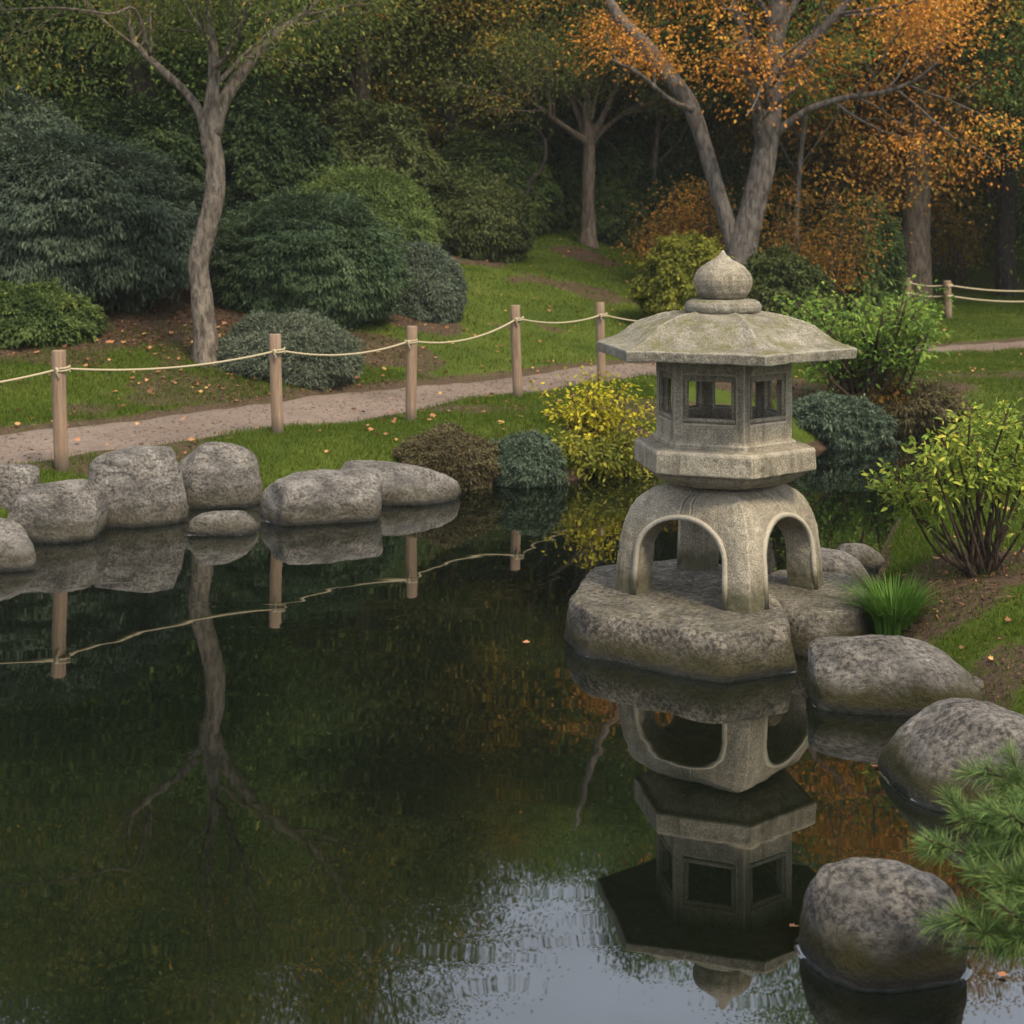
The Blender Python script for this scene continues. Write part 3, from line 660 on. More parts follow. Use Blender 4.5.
def crack(me, lines):
    """narrow weathered joints: vertices along a line on one face sink in"""
    n = len(me.vertices); co = np.empty(n * 3, np.float32); me.vertices.foreach_get("co", co); co = co.reshape(-1, 3)
    for fd, u0, z0, z1, lean in lines:
        a = np.array([math.cos(fd), math.sin(fd), 0]); pu = np.array([-a[1], a[0], 0]); u_ = co @ pu; f = co @ a
        m = (f > 0.15) * (co[:, 2] > z0) * (co[:, 2] < z1); w_ = np.exp(-((u_ - u0 - lean * (co[:, 2] - z0) - 0.003 * np.sin(co[:, 2] * 90)) / 0.004) ** 2)
        co -= (a[None] * (m * w_ * 0.010)[:, None]).astype(np.float32)
    me.vertices.foreach_set("co", co.ravel()); me.update()
me = solidify_voxels([body], cuts, 0.0042, 1, 0.0026, 5)
crack(me, [(F1 - math.pi / 2, -0.03, 0.33, 0.46, 0.15), (F1 - math.pi / 2, 0.03, 0.33, 0.44, -0.1), (F1, 0.02, 0.33, 0.45, -0.2)])
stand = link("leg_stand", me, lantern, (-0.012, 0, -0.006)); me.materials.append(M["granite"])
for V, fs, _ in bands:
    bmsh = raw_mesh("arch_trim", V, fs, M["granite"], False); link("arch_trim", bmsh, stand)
# platform
zb = 0.453
rings = [hexring(0.262, zb, circ=0.5), hexring(0.30, zb + 0.012, circ=0.4), hexring(0.345, zb + 0.040, circ=0.25), hexring(0.366, zb + 0.062, circ=0.05), hexring(0.392, zb + 0.066), hexring(0.398, zb + 0.072), hexring(0.396, zb + 0.152), hexring(0.388, zb + 0.162), hexring(0.30, zb + 0.170)]
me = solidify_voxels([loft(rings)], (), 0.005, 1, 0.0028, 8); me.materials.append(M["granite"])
link("platform", me, lantern)
# light chamber
zc = zb + 0.164
outer = loft([hexring(0.296, zc, circ=0), hexring(0.296, zc + 0.40)]); lip = loft([hexring(0.312, zc + 0.001), hexring(0.312, zc + 0.022), hexring(0.300, zc + 0.03)])
wcut = [loft([hexring(0.250, zc + 0.045), hexring(0.250, zc + 0.37)])]
zw0, zw1 = zc + 0.125, zc + 0.285
trims = []
for k in range(6):
    fd = HEX0 + math.pi / 6 + k * math.pi / 3; a = np.array([math.cos(fd), math.sin(fd)]); p = np.array([-a[1], a[0]])
    f = 0.296 * math.cos(math.pi / 6)
    wcut.append(box_part((a[0] * f, a[1] * f, (zw0 + zw1) / 2), p, a, 0.093, 0.14, (zw1 - zw0) / 2))
    wcut.append(box_part((a[0] * f, a[1] * f, (zw0 + zw1) / 2 + 0.002), p, a, 0.112, 0.012, (zw1 - zw0) / 2 + 0.020))
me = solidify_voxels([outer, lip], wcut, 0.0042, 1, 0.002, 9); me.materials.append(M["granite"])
chamber = link("light_chamber", me, lantern)
for k in range(6):
    fd = HEX0 + math.pi / 6 + k * math.pi / 3; a = np.array([math.cos(fd), math.sin(fd)]); p = np.array([-a[1], a[0]]); f = 0.296 * math.cos(math.pi / 6)
    hw, th_ = 0.094, 0.008; mid = (zw0 + zw1) / 2; prt = []
    e = f - 0.014
    prt.append(box_part((a[0] * e, a[1] * e, zw0 - 0.004), p, a, hw + 0.016, 0.012, th_))
    prt.append(box_part((a[0] * e, a[1] * e, zw1 + 0.003), p, a, hw + 0.008, 0.008, th_ * 0.8))
    for s in (-1, 1): prt.append(box_part((a[0] * e + p[0] * s * (hw + 0.004), a[1] * e + p[1] * s * (hw + 0.004), mid), p, a, th_ * 0.7, 0.0075, (zw1 - zw0) / 2 - 0.001))
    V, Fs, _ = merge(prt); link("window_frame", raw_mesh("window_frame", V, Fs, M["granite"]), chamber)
# roof
zr = zc + 0.374; rings = []
R0, R1 = 0.14, 0.566; nseg = 18
rings.append(hexring(0.25, zr + 0.012)); rings.append(hexring(0.52, zr + 0.006, up=0)); rings.append(hexring(0.556, zr, up=-0.002)); rings.append(hexring(0.564, zr + 0.004, up=-0.004))
rings.append(hexring(R1, zr + 0.046, up=-0.004, pw=9))
for i in range(1, nseg):
    t = 1 - i / (nseg - 1); R = R0 + (R1 - R0) * t
    z = zr + 0.050 + 0.137 * (1 - t ** 1.32) - 0.018 * math.sin(math.pi * min(1, max(0, (t - 0.6) / 0.4)))
    rings.append(hexring(R, z + 0.0, up=-0.004 * t ** 4 + 0.020 * math.sin(math.pi * t ** 0.8), circ=0.25 * (1 - t), pw=9))
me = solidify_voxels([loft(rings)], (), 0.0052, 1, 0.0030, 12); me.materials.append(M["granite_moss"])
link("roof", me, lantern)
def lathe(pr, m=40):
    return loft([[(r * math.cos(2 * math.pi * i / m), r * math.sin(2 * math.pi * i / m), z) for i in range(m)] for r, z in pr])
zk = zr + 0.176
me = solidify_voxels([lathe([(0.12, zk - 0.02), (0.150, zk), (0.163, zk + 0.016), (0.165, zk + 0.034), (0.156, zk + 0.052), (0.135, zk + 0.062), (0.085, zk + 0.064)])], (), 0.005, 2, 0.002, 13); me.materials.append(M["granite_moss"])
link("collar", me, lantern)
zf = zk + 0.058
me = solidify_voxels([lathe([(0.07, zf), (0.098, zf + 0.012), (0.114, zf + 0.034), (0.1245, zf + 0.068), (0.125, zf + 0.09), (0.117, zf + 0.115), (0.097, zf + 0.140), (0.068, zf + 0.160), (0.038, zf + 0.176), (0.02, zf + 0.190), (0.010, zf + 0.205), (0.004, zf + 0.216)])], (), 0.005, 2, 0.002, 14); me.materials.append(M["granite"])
link("finial", me, lantern)

# ------------------------------------------------------------------ rope fences
def post_mesh(h, r, seed):
    zs = np.concatenate([[-0.25, -0.02], np.linspace(0, h - 0.008, 7), [h - 0.003, h]])
    rr = np.concatenate([np.full(len(zs) - 2, r), [r * 0.95, r * 0.86]])
    V, fs, _ = tube(np.stack([0.006 * np.sin(zs * 3 + seed), 0.005 * np.cos(zs * 4 + seed), zs], -1), rr, 18, 0.05, seed)
    return raw_mesh("post", V, fs, M["wood"], True)
def rope_between(a, b, sag, r=0.0075, wave=0.0):
    t = np.linspace(0, 1, 26); P = np.array(a)[None] * (1 - t[:, None]) + np.array(b)[None] * t[:, None]
    P[:, 2] -= sag * 4 * t * (1 - t); return tube(P, r, 6)
def fence(label, posts, hs_, ropes_z, sags, r_post=0.041, rope_r=0.0075):
    b0 = posts[0]; root = thing("rope_fence", (b0[0], b0[1], b0[2]), label, "fence", None)
    for i, (p, h) in enumerate(zip(posts, hs_)):
        o = link("post", post_mesh(h, r_post, i + 3), root, (p[0] - b0[0], p[1] - b0[1], p[2] - b0[2])); o.rotation_euler = (0.022 * math.sin(i * 5 + 1), 0.022 * math.cos(i * 3), i)
    for dz in ropes_z:
        for i in range(len(posts) - 1):
            a, b = np.array(posts[i]), np.array(posts[i + 1]); d = nrm(b - a)
            A = a + np.array([0, 0, hs_[i] - dz]) - b0 + d * (r_post * 0.7); B = b + np.array([0, 0, hs_[i + 1] - dz]) - b0 - d * (r_post * 0.7)
            prts = [rope_between(A, B, sags[i % len(sags)], rope_r)]
            th = np.linspace(0, 4.2 * np.pi, 32); c = a + np.array([0, 0, hs_[i] - dz]) - b0
            prts.append(tube(np.stack([c[0] + (r_post + 0.004) * np.cos(th), c[1] + (r_post + 0.004) * np.sin(th), c[2] + 0.016 * np.linspace(-1, 1, 32) + 0.004 * np.sin(th)], -1), rope_r * 0.85, 6))
            kp = c - np.array([0.02, r_post + 0.012, 0]); prts.append(tube(np.array([kp + [0, 0, 0.012], kp + [0.012, -0.008, 0], kp + [0.004, -0.004, -0.016], kp + [0.014, 0, -0.035], kp + [0.012, 0.004, -0.06]]), [rope_r, rope_r * 1.35, rope_r * 1.2, rope_r * 0.8, rope_r * 0.6], 6))
            V, Fs, _ = merge(prts); link("rope", raw_mesh("rope", V, Fs, M["rope"], True), root)
    return root
FP = [(-3.85, 7.85)] + [((px - 512) * Y / FPX, Y) for px, Y in ((62, 9.0), (278, 10.2), (411, 11.09), (518, 12.3), (602, 13.5), (712, 14.75), (900, 16.2))]
tops = [0.98, 0.98, 0.993, 0.99, 1.085, 1.05, 0.98, 0.95]
fp3 = [np.array([x, y, zat(x, y)]) for x, y in FP]
fence("low fence of round wooden posts linked by cream rope between the boulders and the path", fp3[:7], [t - p[2] for t, p in zip(tops, fp3)][:7], [0.115], [0.07, 0.05, 0.06, 0.075, 0.05, 0.07])
q = [on_ground(907, 303, 18), on_ground(948, 302, 18)]
q2 = [np.array([(px - 512) * Y / FPX, Y, zat((px - 512) * Y / FPX, Y)]) for px, Y in ((907, 21.5), (948, 21.3), (1075, 21.6))]
fence("distant two rope fence on short posts below the thick straight trunk", q2, [0.55, 0.55, 0.55], [0.07, 0.22], [0.03, 0.07], 0.055, 0.012)

# ------------------------------------------------------------------ foliage builders
def mound(c, r, n, L, Wd_, seed, lump=0.12, layer=0.07, depth=0.22, zmin=-0.35, droop=0.5, fuzz=0.35, flat=(4, 4, 10)):
    """leaves on a lumpy dome; returns leaf geometry in coordinates relative to c"""
    rng = np.random.default_rng(seed); r = np.array(r, float)
    D = rand_unit(int(n * 1.6), rng); D = D[D[:, 2] > zmin][:n]; n = len(D)
    k = 1 + lump * fbm(D * 2.2, seed, 3) * 1.6 + layer * fbm(D * np.array(flat), seed + 4, 3) * 1.6 + 0.03 * fbm(D * 14, seed + 6, 2)
    jit = 1 - depth * rng.random(n) ** 2.2 + rng.normal(size=n) * 0.012
    sp_ = fbm(D * 7.0, seed + 12, 2) > 0.30; jit = jit + np.where(sp_ & (rng.random(n) < 0.5), rng.random(n) * 0.14, 0)
    P = D * r * (k * jit)[:, None]
    out = nrm(D / r); Z = np.array([0, 0, 1.0])
    tang = nrm(np.cross(np.cross(out, Z) + 1e-6, out))          # uphill
    U = nrm(out * 0.55 - tang * droop + rng.normal(size=(n, 3)) * fuzz)
    Wv = frame_from(U, out + Z * 0.4, rng)
    rnd = np.clip(0.42 + 0.2 * rng.normal(size=n) + 0.30 * fbm(D * 3.1, seed + 8, 3), 0, 1)
    return leaf_quads(P, U, Wv, L * rng.uniform(0.45, 1.4, n), Wd_ * rng.uniform(0.6, 1.3, n), rnd)

def stems_geo(base_pts, tips, r0, r1, rng, wig=0.05, n=9, segs=6):
    prt = []
    for b, tip in zip(base_pts, tips):
        b = np.array(b); tip = np.array(tip); m = (b + tip) / 2 + rng.normal(size=3) * wig; m[2] += 0.0
        P = catmull([b, b * 0.7 + m * 0.3 + rng.normal(size=3) * wig * 0.4, m, tip], n)
        prt.append(tube(P, np.linspace(r0, r1, n), segs, 0.15, int(rng.integers(99))))
    return prt

def shrub_px(name, label, x0, x1, yt, yb, Y, mat, n, L, Wl, seed, cat="shrub", group=None, depth_k=0.9, stems=5, stem_mat="stem", base=None, low=0.55, **kw):
    """rounded shrub filling x0..x1, yt..yb (pixels) with its centre at depth Y"""
    s = Y / FPX; cx_ = ((x0 + x1) / 2 - 512) * s; rx = (x1 - x0) / 2 * s
    zt = EYE - (yt - HZ) * s; zg = zat(cx_, Y) if base is None else base
    zlow = EYE - (yb - HZ) * (Y - rx * depth_k * 0.8) / FPX
    zl = min(zg + 0.02, max(zlow, zg - 0.2)) if base is None else base
    H = zt - zl; czr = H * low; c = np.array([cx_, Y, zt - czr])
    root = thing(name, (cx_, Y, zg), label, cat, group)
    V, F_, A = mound(c, (rx, rx * depth_k, czr), n, L, Wl, seed, zmin=-min(0.95, (H / czr - 1) + 0.1), **kw)
    link("foliage", raw_mesh("foliage", V, F_, M[mat], False, {"rnd": A}), root, (0, 0, c[2] - zg))
    rng = np.random.default_rng(seed + 1000)
    tips = [(rng.uniform(-0.6, 0.6) * rx, rng.uniform(-0.6, 0.6) * rx * depth_k, c[2] - zg + rng.uniform(0, 0.5) * czr) for _ in range(stems)]
    bs = [(rng.normal() * rx * 0.12, rng.normal() * rx * 0.12, -0.08) for _ in range(stems)]
    V, Fs, _ = merge(stems_geo(bs, tips, 0.02 + 0.012 * rx, 0.006, rng)); link("stems", raw_mesh("stems", V, Fs, M[stem_mat], True), root)
    return root

def grow(path, r0, r1, rng, n, length, levels, up=0.25, spread=0.9, start=0.3, tubes=None, tips=None, curl=0.25, segs=5):
    """side branches from a limb: tubes get geometry, tips get (points along the last twigs, direction)"""
    P = np.asarray(path); m = len(P)
    for i in range(n):
        t = start + (1 - start) * (i + rng.random()) / n; f = t * (m - 1); k = min(int(f), m - 2); pos = P[k] * (1 - (f - k)) + P[k + 1] * (f - k)
        tan = nrm(P[k + 1] - P[k]); pr = nrm(np.cross(tan, rng.normal(size=3)))
        d = nrm(tan * 0.55 + pr * spread + np.array([0, 0, up])); ln = length * (1.15 - 0.55 * t) * rng.uniform(0.6, 1.2); r = (r0 + (r1 - r0) * t) * 0.55
        pts = [pos]
        for q_ in range(5):
            d = nrm(d + rng.normal(size=3) * curl * 0.5 + np.array([0, 0, up * 0.12])); pts.append(pts[-1] + d * ln / 5)
        pts = np.array(pts); tubes.append(tube(pts, np.linspace(r, r * 0.3, 6), segs, 0, 0, cap=False))
        if levels > 1: grow(pts, r, r * 0.3, rng, max(3, int(n * 0.65)), length * 0.5, levels - 1, up * 0.7, spread, 0.25, tubes, tips, curl, 4)
        else: tips.append((pts, d))
        if levels > 1: tips.append((pts[3:], d))

def spray_leaves(tips, per, rad, L, Wl, rng, flat=0.35, droop=0.25, fine=False, seed=0):
    Ps, Us, Ts = [], [], []
    for pts, d in tips:
        n = max(1, int(per * rng.uniform(0.4, 1.5))); Ts.append(np.full(n, rng.normal() * 0.17)); t = rng.random(n) ** 0.7 * (len(pts) - 1); k = np.minimum(t.astype(int), len(pts) - 2); u_ = (t - k)[:, None]
        base = pts[k] * (1 - u_) + pts[k + 1] * u_; off = rng.normal(size=(n, 3)) * rad * np.array([1, 1, flat])
        off[:, 2] -= droop * (off[:, 0] ** 2 + off[:, 1] ** 2) / max(rad, 1e-3) * 0.5
        Ps.append(base + off); Us.append(nrm(nrm(off + 1e-6) * 0.7 + d * 0.5 + rng.normal(size=(n, 3)) * 0.5 - np.array([0, 0, droop])))
    P = np.vstack(Ps); U = np.vstack(Us); n = len(P)
    Wv = frame_from(U, np.array([0, 0, 1.0]) + rng.normal(size=(n, 3)) * 0.5, rng)
    rnd = np.clip(0.47 + 0.13 * rng.normal(size=n) + np.concatenate(Ts) + 0.22 * fbm(P * 0.9, seed, 3), 0, 1)
    return (leaf_fine if fine else leaf_quads)(P, U, Wv, L * rng.uniform(0.6, 1.3, n), Wl * rng.uniform(0.7, 1.2, n), rnd)

def photo_tree(name, label, base, trunk, limbs, mats, seed, per, rad, L, Wl, n2, len2, levels=2, lead=0.5, rs=1.0, group=None, up=0.3, spread=0.9, start=0.3, segs=14, flat=0.35):
    """trunk: [(x,y,z,r)...] world; limbs: lists of the same"""
    rng = np.random.default_rng(seed); b = np.array(base); root = thing(name, tuple(b), label, "tree", group)
    T = np.array(trunk, float); P = catmull(T[:, :3] - b, 60); R = np.interp(np.linspace(0, 1, 60), np.linspace(0, 1, len(T)), T[:, 3])
    seg_ = np.concatenate([[0], np.cumsum(np.linalg.norm(np.diff(P, axis=0), axis=1))]); R = rs * R * (1 + 0.5 * np.exp(-seg_ / 0.25)) * (1 + 0.05 * fbm(P * 4, seed, 2))
    tips = []; tb = [tube(P, R, segs + 4, 0.16, seed)]
    grow(P, R[0] * 0.7, R[-1], rng, n2, len2, levels, up, spread, lead, tb, tips)
    V, Fs, _ = merge(tb); link("trunk", raw_mesh("trunk", V, Fs, M[mats[0]], True), root)
    for li, lm in enumerate(limbs):
        ks = 1.0
        if isinstance(lm, tuple): lm, ks = lm
        A = np.array(lm, float); Q = catmull(A[:, :3] - b, 26); RR = rs * np.interp(np.linspace(0, 1, 26), np.linspace(0, 1, len(A)), A[:, 3])
        tb = [tube(Q, RR, segs, 0.12, seed + li)]
        grow(Q, RR[0], RR[-1], rng, max(3, int(n2 * ks)), len2 * ks, levels, up, spread, start, tb, tips)
        V, Fs, _ = merge(tb); link("limb", raw_mesh("limb", V, Fs, M[mats[0]], True), root)
    V, F_, A = spray_leaves(tips, per, rad, L, Wl, rng, flat=flat, seed=seed)
    link("crown", raw_mesh("crown", V, F_, M[mats[1]], False, {"rnd": A}), root)
    return root

def pxline(Y, pts, dy=0.0):
    """[(px,py,width_px)...] -> [(x,y,z,r)...] ; dy = depth change along it"""
    n = len(pts); out = []
    for i, (px, py, wpx) in enumerate(pts):
        y = Y + dy * i / max(1, n - 1); p = at(px, py, y); out.append((*p, wpx / 2 * y / FPX))
    return out

# ------------------------------------------------------------------ trees traced from the photo
Y = 13.2; g = on_ground(207, 362)
Y = float(g[1])
photo_tree("twisted_tree", "slim tree with a pale twisting trunk forking in three before the dark shrubs", (g[0], g[1], g[2] - 0.05),
    pxline(Y, [(207, 372, 29), (206, 340, 25), (202, 300, 23), (199, 265, 22), (206, 232, 23), (214, 200, 23), (215, 165, 22), (211, 140, 23), (211, 115, 19), (213, 90, 15), (214, 65, 13), (210, 30, 11), (206, -20, 9), (214, -110, 5), (206, -190, 3)]),
    [pxline(Y, [(206, 132, 14), (200, 112, 11), (184, 90, 9), (164, 72, 9), (143, 52, 7), (132, 36, 5), (128, 0, 3)], 0.5),
     pxline(Y, [(213, 134, 19), (222, 105, 16), (238, 78, 15), (256, 52, 14), (276, 34, 11), (308, 10, 8), (340, -30, 6), (372, -110, 3)], 0.6),
     pxline(Y, [(214, 68, 7), (226, 58, 6), (236, 40, 5), (250, 0, 4), (270, -70, 2)], -0.8),
     pxline(Y, [(150, 56, 4), (135, 10, 4), (110, 14, 3), (60, 8, 3), (0, 10, 2)], -0.9)],
    ("bark_pale", "lf_wispy"), 21, 90, 0.20, 0.050, 0.019, 9, 1.2, 2, up=0.35, start=0.6, lead=0.62, rs=0.87)

Y = 21.0; g = on_ground(588, 246, 17, 24); Y = float(g[1])
photo_tree("slender_tree", "straight slender tree with fanned bare branches on the lawn's crest", (g[0], g[1], g[2] - 0.05),
    pxline(Y, [(588, 250, 16), (588, 225, 13.5), (588, 190, 13), (589, 160, 13), (589, 138, 13), (587, 100, 8), (590, 50, 6), (585, -10, 4), (590, -70, 3), (588, -120, 2)]),
    [pxline(Y, [(587, 142, 9), (566, 128, 6), (545, 112, 5), (530, 100, 4), (528, 90, 3)], -0.7),
     pxline(Y, [(588, 140, 9), (574, 105, 6), (555, 75, 5), (530, 40, 4), (505, -10, 2)], 0.7),
     pxline(Y, [(590, 140, 9), (606, 110, 6), (622, 70, 5), (645, 25, 4), (665, -30, 2)], -0.6),
     pxline(Y, [(590, 142, 8), (612, 122, 5), (635, 105, 4), (660, 85, 2)], 0.8)],
    ("bark_brown", "lf_wispy"), 22, 110, 0.30, 0.055, 0.024, 10, 1.5, 2, up=0.5, start=0.35, lead=0.45)

Y = 19.0
gx_, gy_ = (740 - 512) * Y / FPX, Y; gz_ = zat(gx_, gy_)
photo_tree("maple_tree", "big maple with two leaning grey trunks and orange leaves, rising behind the lantern", (gx_, gy_, gz_ - 0.05),
    pxline(Y, [(741, 322, 42), (741, 295, 34), (740, 270, 31), (742, 248, 30), (752, 212, 25), (763, 165, 24), (770, 115, 22), (774, 65, 19), (778, 10, 17), (772, -80, 12), (790, -190, 5)]),
    [(pxline(Y, [(740, 262, 20), (727, 222, 17), (716, 185, 16), (704, 145, 16), (690, 105, 17), (668, 75, 17), (645, 45, 15), (615, 12, 12), (592, -40, 8), (575, -110, 4)], 0.6), 0.4),
     pxline(Y, [(768, 140, 10), (790, 122, 8), (812, 108, 7), (845, 98, 6), (885, 92, 5), (915, 80, 4), (940, 60, 2)], -0.7),
     pxline(Y, [(773, 75, 12), (800, 52, 11), (822, 30, 10), (845, 5, 9), (880, -45, 6), (940, -110, 3)], -0.5),
     (pxline(Y, [(692, 110, 7), (670, 100, 5), (640, 75, 5), (612, 60, 3)], -0.8), 0.5),
     (pxline(Y, [(771, 100, 8), (757, 65, 7), (740, 20, 6), (720, -40, 4), (700, -120, 2)], 0.7), 0.8),
     pxline(Y, [(775, 40, 8), (815, -30, 6), (860, -70, 5), (930, -60, 3)], 0.8)],
    ("bark_grey", "lf_orange"), 33, 84, 0.26, 0.052, 0.036, 9, 1.9, 2, up=0.15, start=0.4, lead=0.5, flat=0.22)

# ------------------------------------------------------------------ background wood
def bg_crown(seed, rx, rz, zc_, ncl, per, rad, L, Wl, thr=-0.15, flat=0.45, droop=0.3, cone=False):
    rng = np.random.default_rng(seed)
    C = rand_unit(ncl * 3, rng) * (rng.random((ncl * 3, 1)) ** 0.42); keep = fbm(C * 2.3, seed, 3) > thr; C = C[keep][:ncl]
    C = C * (1 + 0.18 * fbm(nrm(C) * 1.9, seed + 3, 2)[:, None]) * np.array([rx, rx, rz]) + np.array([0, 0, zc_])
    if cone:
        u_ = rng.random(len(C)) ** 1.25; a_ = rng.uniform(0, 2 * np.pi, len(C)); q_ = (1 - u_) ** 0.7 * (0.35 + 0.65 * rng.random(len(C)) ** 0.5) * (1 + 0.25 * np.sin(a_ * 3 + u_ * 9))
        C = np.stack([rx * q_ * np.cos(a_), rx * q_ * np.sin(a_), 0.2 + u_ * (zc_ + rz)], -1)
    n = len(C) * per
    base = np.repeat(C, per, 0); off = rng.normal(size=(n, 3)) * rad * np.array([1, 1, flat]) * np.repeat(rng.uniform(0.6, 1.3, (len(C), 1)), per, 0)
    off[:, 2] -= droop * (off[:, 0] ** 2 + off[:, 1] ** 2) / rad * 0.6
    P = base + off; out = nrm(P - np.array([0, 0, zc_]))
    U = nrm(out * 0.5 + nrm(off + 1e-6) * 0.6 + rng.normal(size=(n, 3)) * 0.7 - np.array([0, 0, droop * 0.5]))
    Wv = frame_from(U, np.array([0, 0, 1.0]) + out * 0.4, rng)
    rnd = np.clip(np.repeat(0.47 + 0.14 * rng.normal(size=len(C)), per) + 0.10 * rng.normal(size=n), 0, 1)
    return leaf_quads(P, U, Wv, L * rng.uniform(0.6, 1.3, n), Wl * rng.uniform(0.7, 1.2, n), rnd)
def bg_trunk(seed, h, r, lean=0.3):
    rng = np.random.default_rng(seed); P = catmull([(0, 0, -0.2), (rng.normal() * lean * 0.3, rng.normal() * lean * 0.3, h * 0.35), (rng.normal() * lean, rng.normal() * lean, h * 0.7), (rng.normal() * lean, rng.normal() * lean, h)], 24)
    tb = [tube(P, np.linspace(r, r * 0.25, 24) * (1 + 0.4 * np.exp(-np.arange(24) * 0.6)), 12, 0.12, seed)]
    grow(P, r, r * 0.25, rng, 12, h * 0.3, 1, 0.3, 1.0, 0.3, tb, []); return merge(tb)
PROTO = {}
def proto(key, seed, h, r, bark, crown_kw, mat):
    V, Fs, _ = bg_trunk(seed, h, r); tm = raw_mesh("trunk", V, Fs, M[bark], True)
    V, F_, A = bg_crown(seed, **crown_kw); cm = raw_mesh("crown", V, F_, M[mat], False, {"rnd": A}); PROTO[key] = (tm, cm)
proto("evergreen", 101, 9.0, 0.20, "bark_dark", dict(rx=2.6, rz=4.9, zc_=5.1, ncl=640, per=120, rad=0.42, L=0.085, Wl=0.036, cone=True), "lf_dark")
proto("broadleaf", 102, 8.0, 0.20, "bark_brown", dict(rx=2.8, rz=4.6, zc_=5.2, ncl=620, per=130, rad=0.42, L=0.075, Wl=0.042), "lf_green")
proto("olive", 103, 9.0, 0.22, "bark_brown", dict(rx=3.0, rz=4.4, zc_=5.6, ncl=540, per=130, rad=0.42, L=0.075, Wl=0.042, thr=-0.05), "lf_wispy")
proto("amber", 104, 8.0, 0.22, "bark_brown", dict(rx=2.8, rz=3.9, zc_=5.0, ncl=540, per=125, rad=0.40, L=0.078, Wl=0.048, thr=-0.05), "lf_amber")
proto("rust", 105, 8.0, 0.22, "bark_dark", dict(rx=2.8, rz=3.9, zc_=4.9, ncl=540, per=125, rad=0.40, L=0.078, Wl=0.048, thr=-0.05), "lf_rust")
def plant_tree(key, name, label, px, Y, s=1.0, rot=0.0, group="trees of the wood on the hill", sz=None):
    x = (px - 512) * Y / FPX; z = zat(x, Y); lim = (0.315 if 380 < px < 640 else 0.405) + 0.03 * math.sin(px * 1.7); sz = min(sz or s, (lim * Y + EYE - z) / 10.7); root = thing(name, (x, Y, z), label, "tree", group); root.rotation_euler = (0, 0, rot); root.scale = (s, s, sz or s)
    tm, cm = PROTO[key]; link("trunk", tm, root); link("crown", cm, root); return root
EV, BL, OL, AM, RU = "evergreen", "broadleaf", "olive", "amber", "rust"
WOOD = [ (EV, -60, 21, 1.0), (EV, 90, 23, 1.05), (EV, 215, 25.5, 1.0), (EV, 330, 27, 1.0), (EV, 20, 27, 1.15), (EV, 440, 31, 1.05), (BL, 395, 25, 0.9), (EV, 540, 32, 1.0),
         (BL, 480, 27.5, 0.9), (EV, 640, 29, 1.0), (EV, 700, 25.5, 0.8), (BL, 620, 34, 1.1), (EV, 790, 31, 1.1), (EV, 880, 29.5, 0.9), (EV, 1010, 33, 1.1), (EV, 950, 36, 1.1),
         (BL, 150, 20.5, 0.9), (OL, 350, 23.5, 0.9), (BL, 545, 26, 0.9), (AM, 455, 24.0, 0.75), (RU, 830, 25, 0.95), (AM, 935, 27.5, 0.9), (RU, 1045, 27, 0.95), (AM, 720, 27.5, 0.9),
         (EV, -150, 25, 1.1), (EV, 1130, 30, 1.1), (EV, 130, 32, 1.2), (EV, 280, 34, 1.2), (BL, 1100, 24, 0.9), (EV, 720, 38, 1.3), (EV, 860, 40, 1.3), (EV, 500, 40, 1.3), (EV, -250, 30, 1.3), (EV, 1250, 34, 1.3), (EV, 390, 29, 0.9), (EV, 590, 27.5, 0.8), (EV, 480, 33, 1.0), (EV, 160, 27.5, 1.0), (EV, 840, 34, 1.1), (EV, 570, 36, 1.2), (EV, 660, 40, 1.2), (EV, 760, 27.5, 0.75), (EV, 1060, 38, 1.2), (EV, 920, 32, 0.9), (EV, 985, 29.5, 0.8), (EV, 345, 32, 1.0), (EV, 255, 29, 0.9)]
LBL = {EV: "tall dark evergreen tree", BL: "mid green broadleaved tree", OL: "olive and yellow leaved tree", AM: "amber leaved tree", RU: "rust orange leaved tree"}
WHERE = {390: "low behind the clipped dome", 590: "low behind the slender tree's trunk", 160: "seen over the dark gap left of the twisted trunk", 760: "low between the maple's two trunks", 985: "low behind the distant rope fence", -60: "at the wood's left end above the highest dark shrub", 90: "behind the big dark spreading shrub", 215: "directly behind the twisted tree", 330: "behind the two clipped green mounds", 20: "in second rank above the left shrubs",
         440: "deep in the wood above the olive shrub", 395: "above the tallest clipped mound", 540: "deep behind the slender tree's left branches", 480: "left of the slender tree's crown", 640: "between the slender tree and the maple", 700: "right behind the maple's left trunk",
         620: "far back between the slender tree and maple", 790: "far back behind the maple's right trunk", 880: "left of the thick straight trunk", 1010: "behind the dark forked trunk at the right edge", 950: "far back right of the thick straight trunk",
         150: "overhanging the big dark spreading shrub", 350: "with a stout brown trunk above the clipped mounds", 545: "behind the slender tree", 455: "hanging over the olive shrub left of the slender tree", 830: "between the maple and the thick straight trunk", 935: "just right of the thick straight trunk",
         1045: "at the right edge above the rope fence", 720: "glowing behind the maple's forked trunks"}
for i, (k, px, Yt, s) in enumerate(WOOD):
    nm = {EV: "evergreen_tree", BL: "broadleaf_tree", OL: "olive_leaved_tree", AM: "amber_tree", RU: "rust_tree"}[k]
    lb = LBL[k] + " " + WHERE[px] if px in WHERE else LBL[k] + " hidden in the last rank of the wood"
    plant_tree(k, nm, lb, px, Yt, s, i * 2.1, "trees of the wood on the hill" if px in WHERE else "trees hidden in the last rank", s * (0.9 + 0.2 * ((i * 7) % 5) / 5) * (0.78 if Yt < 24 else 1.0))

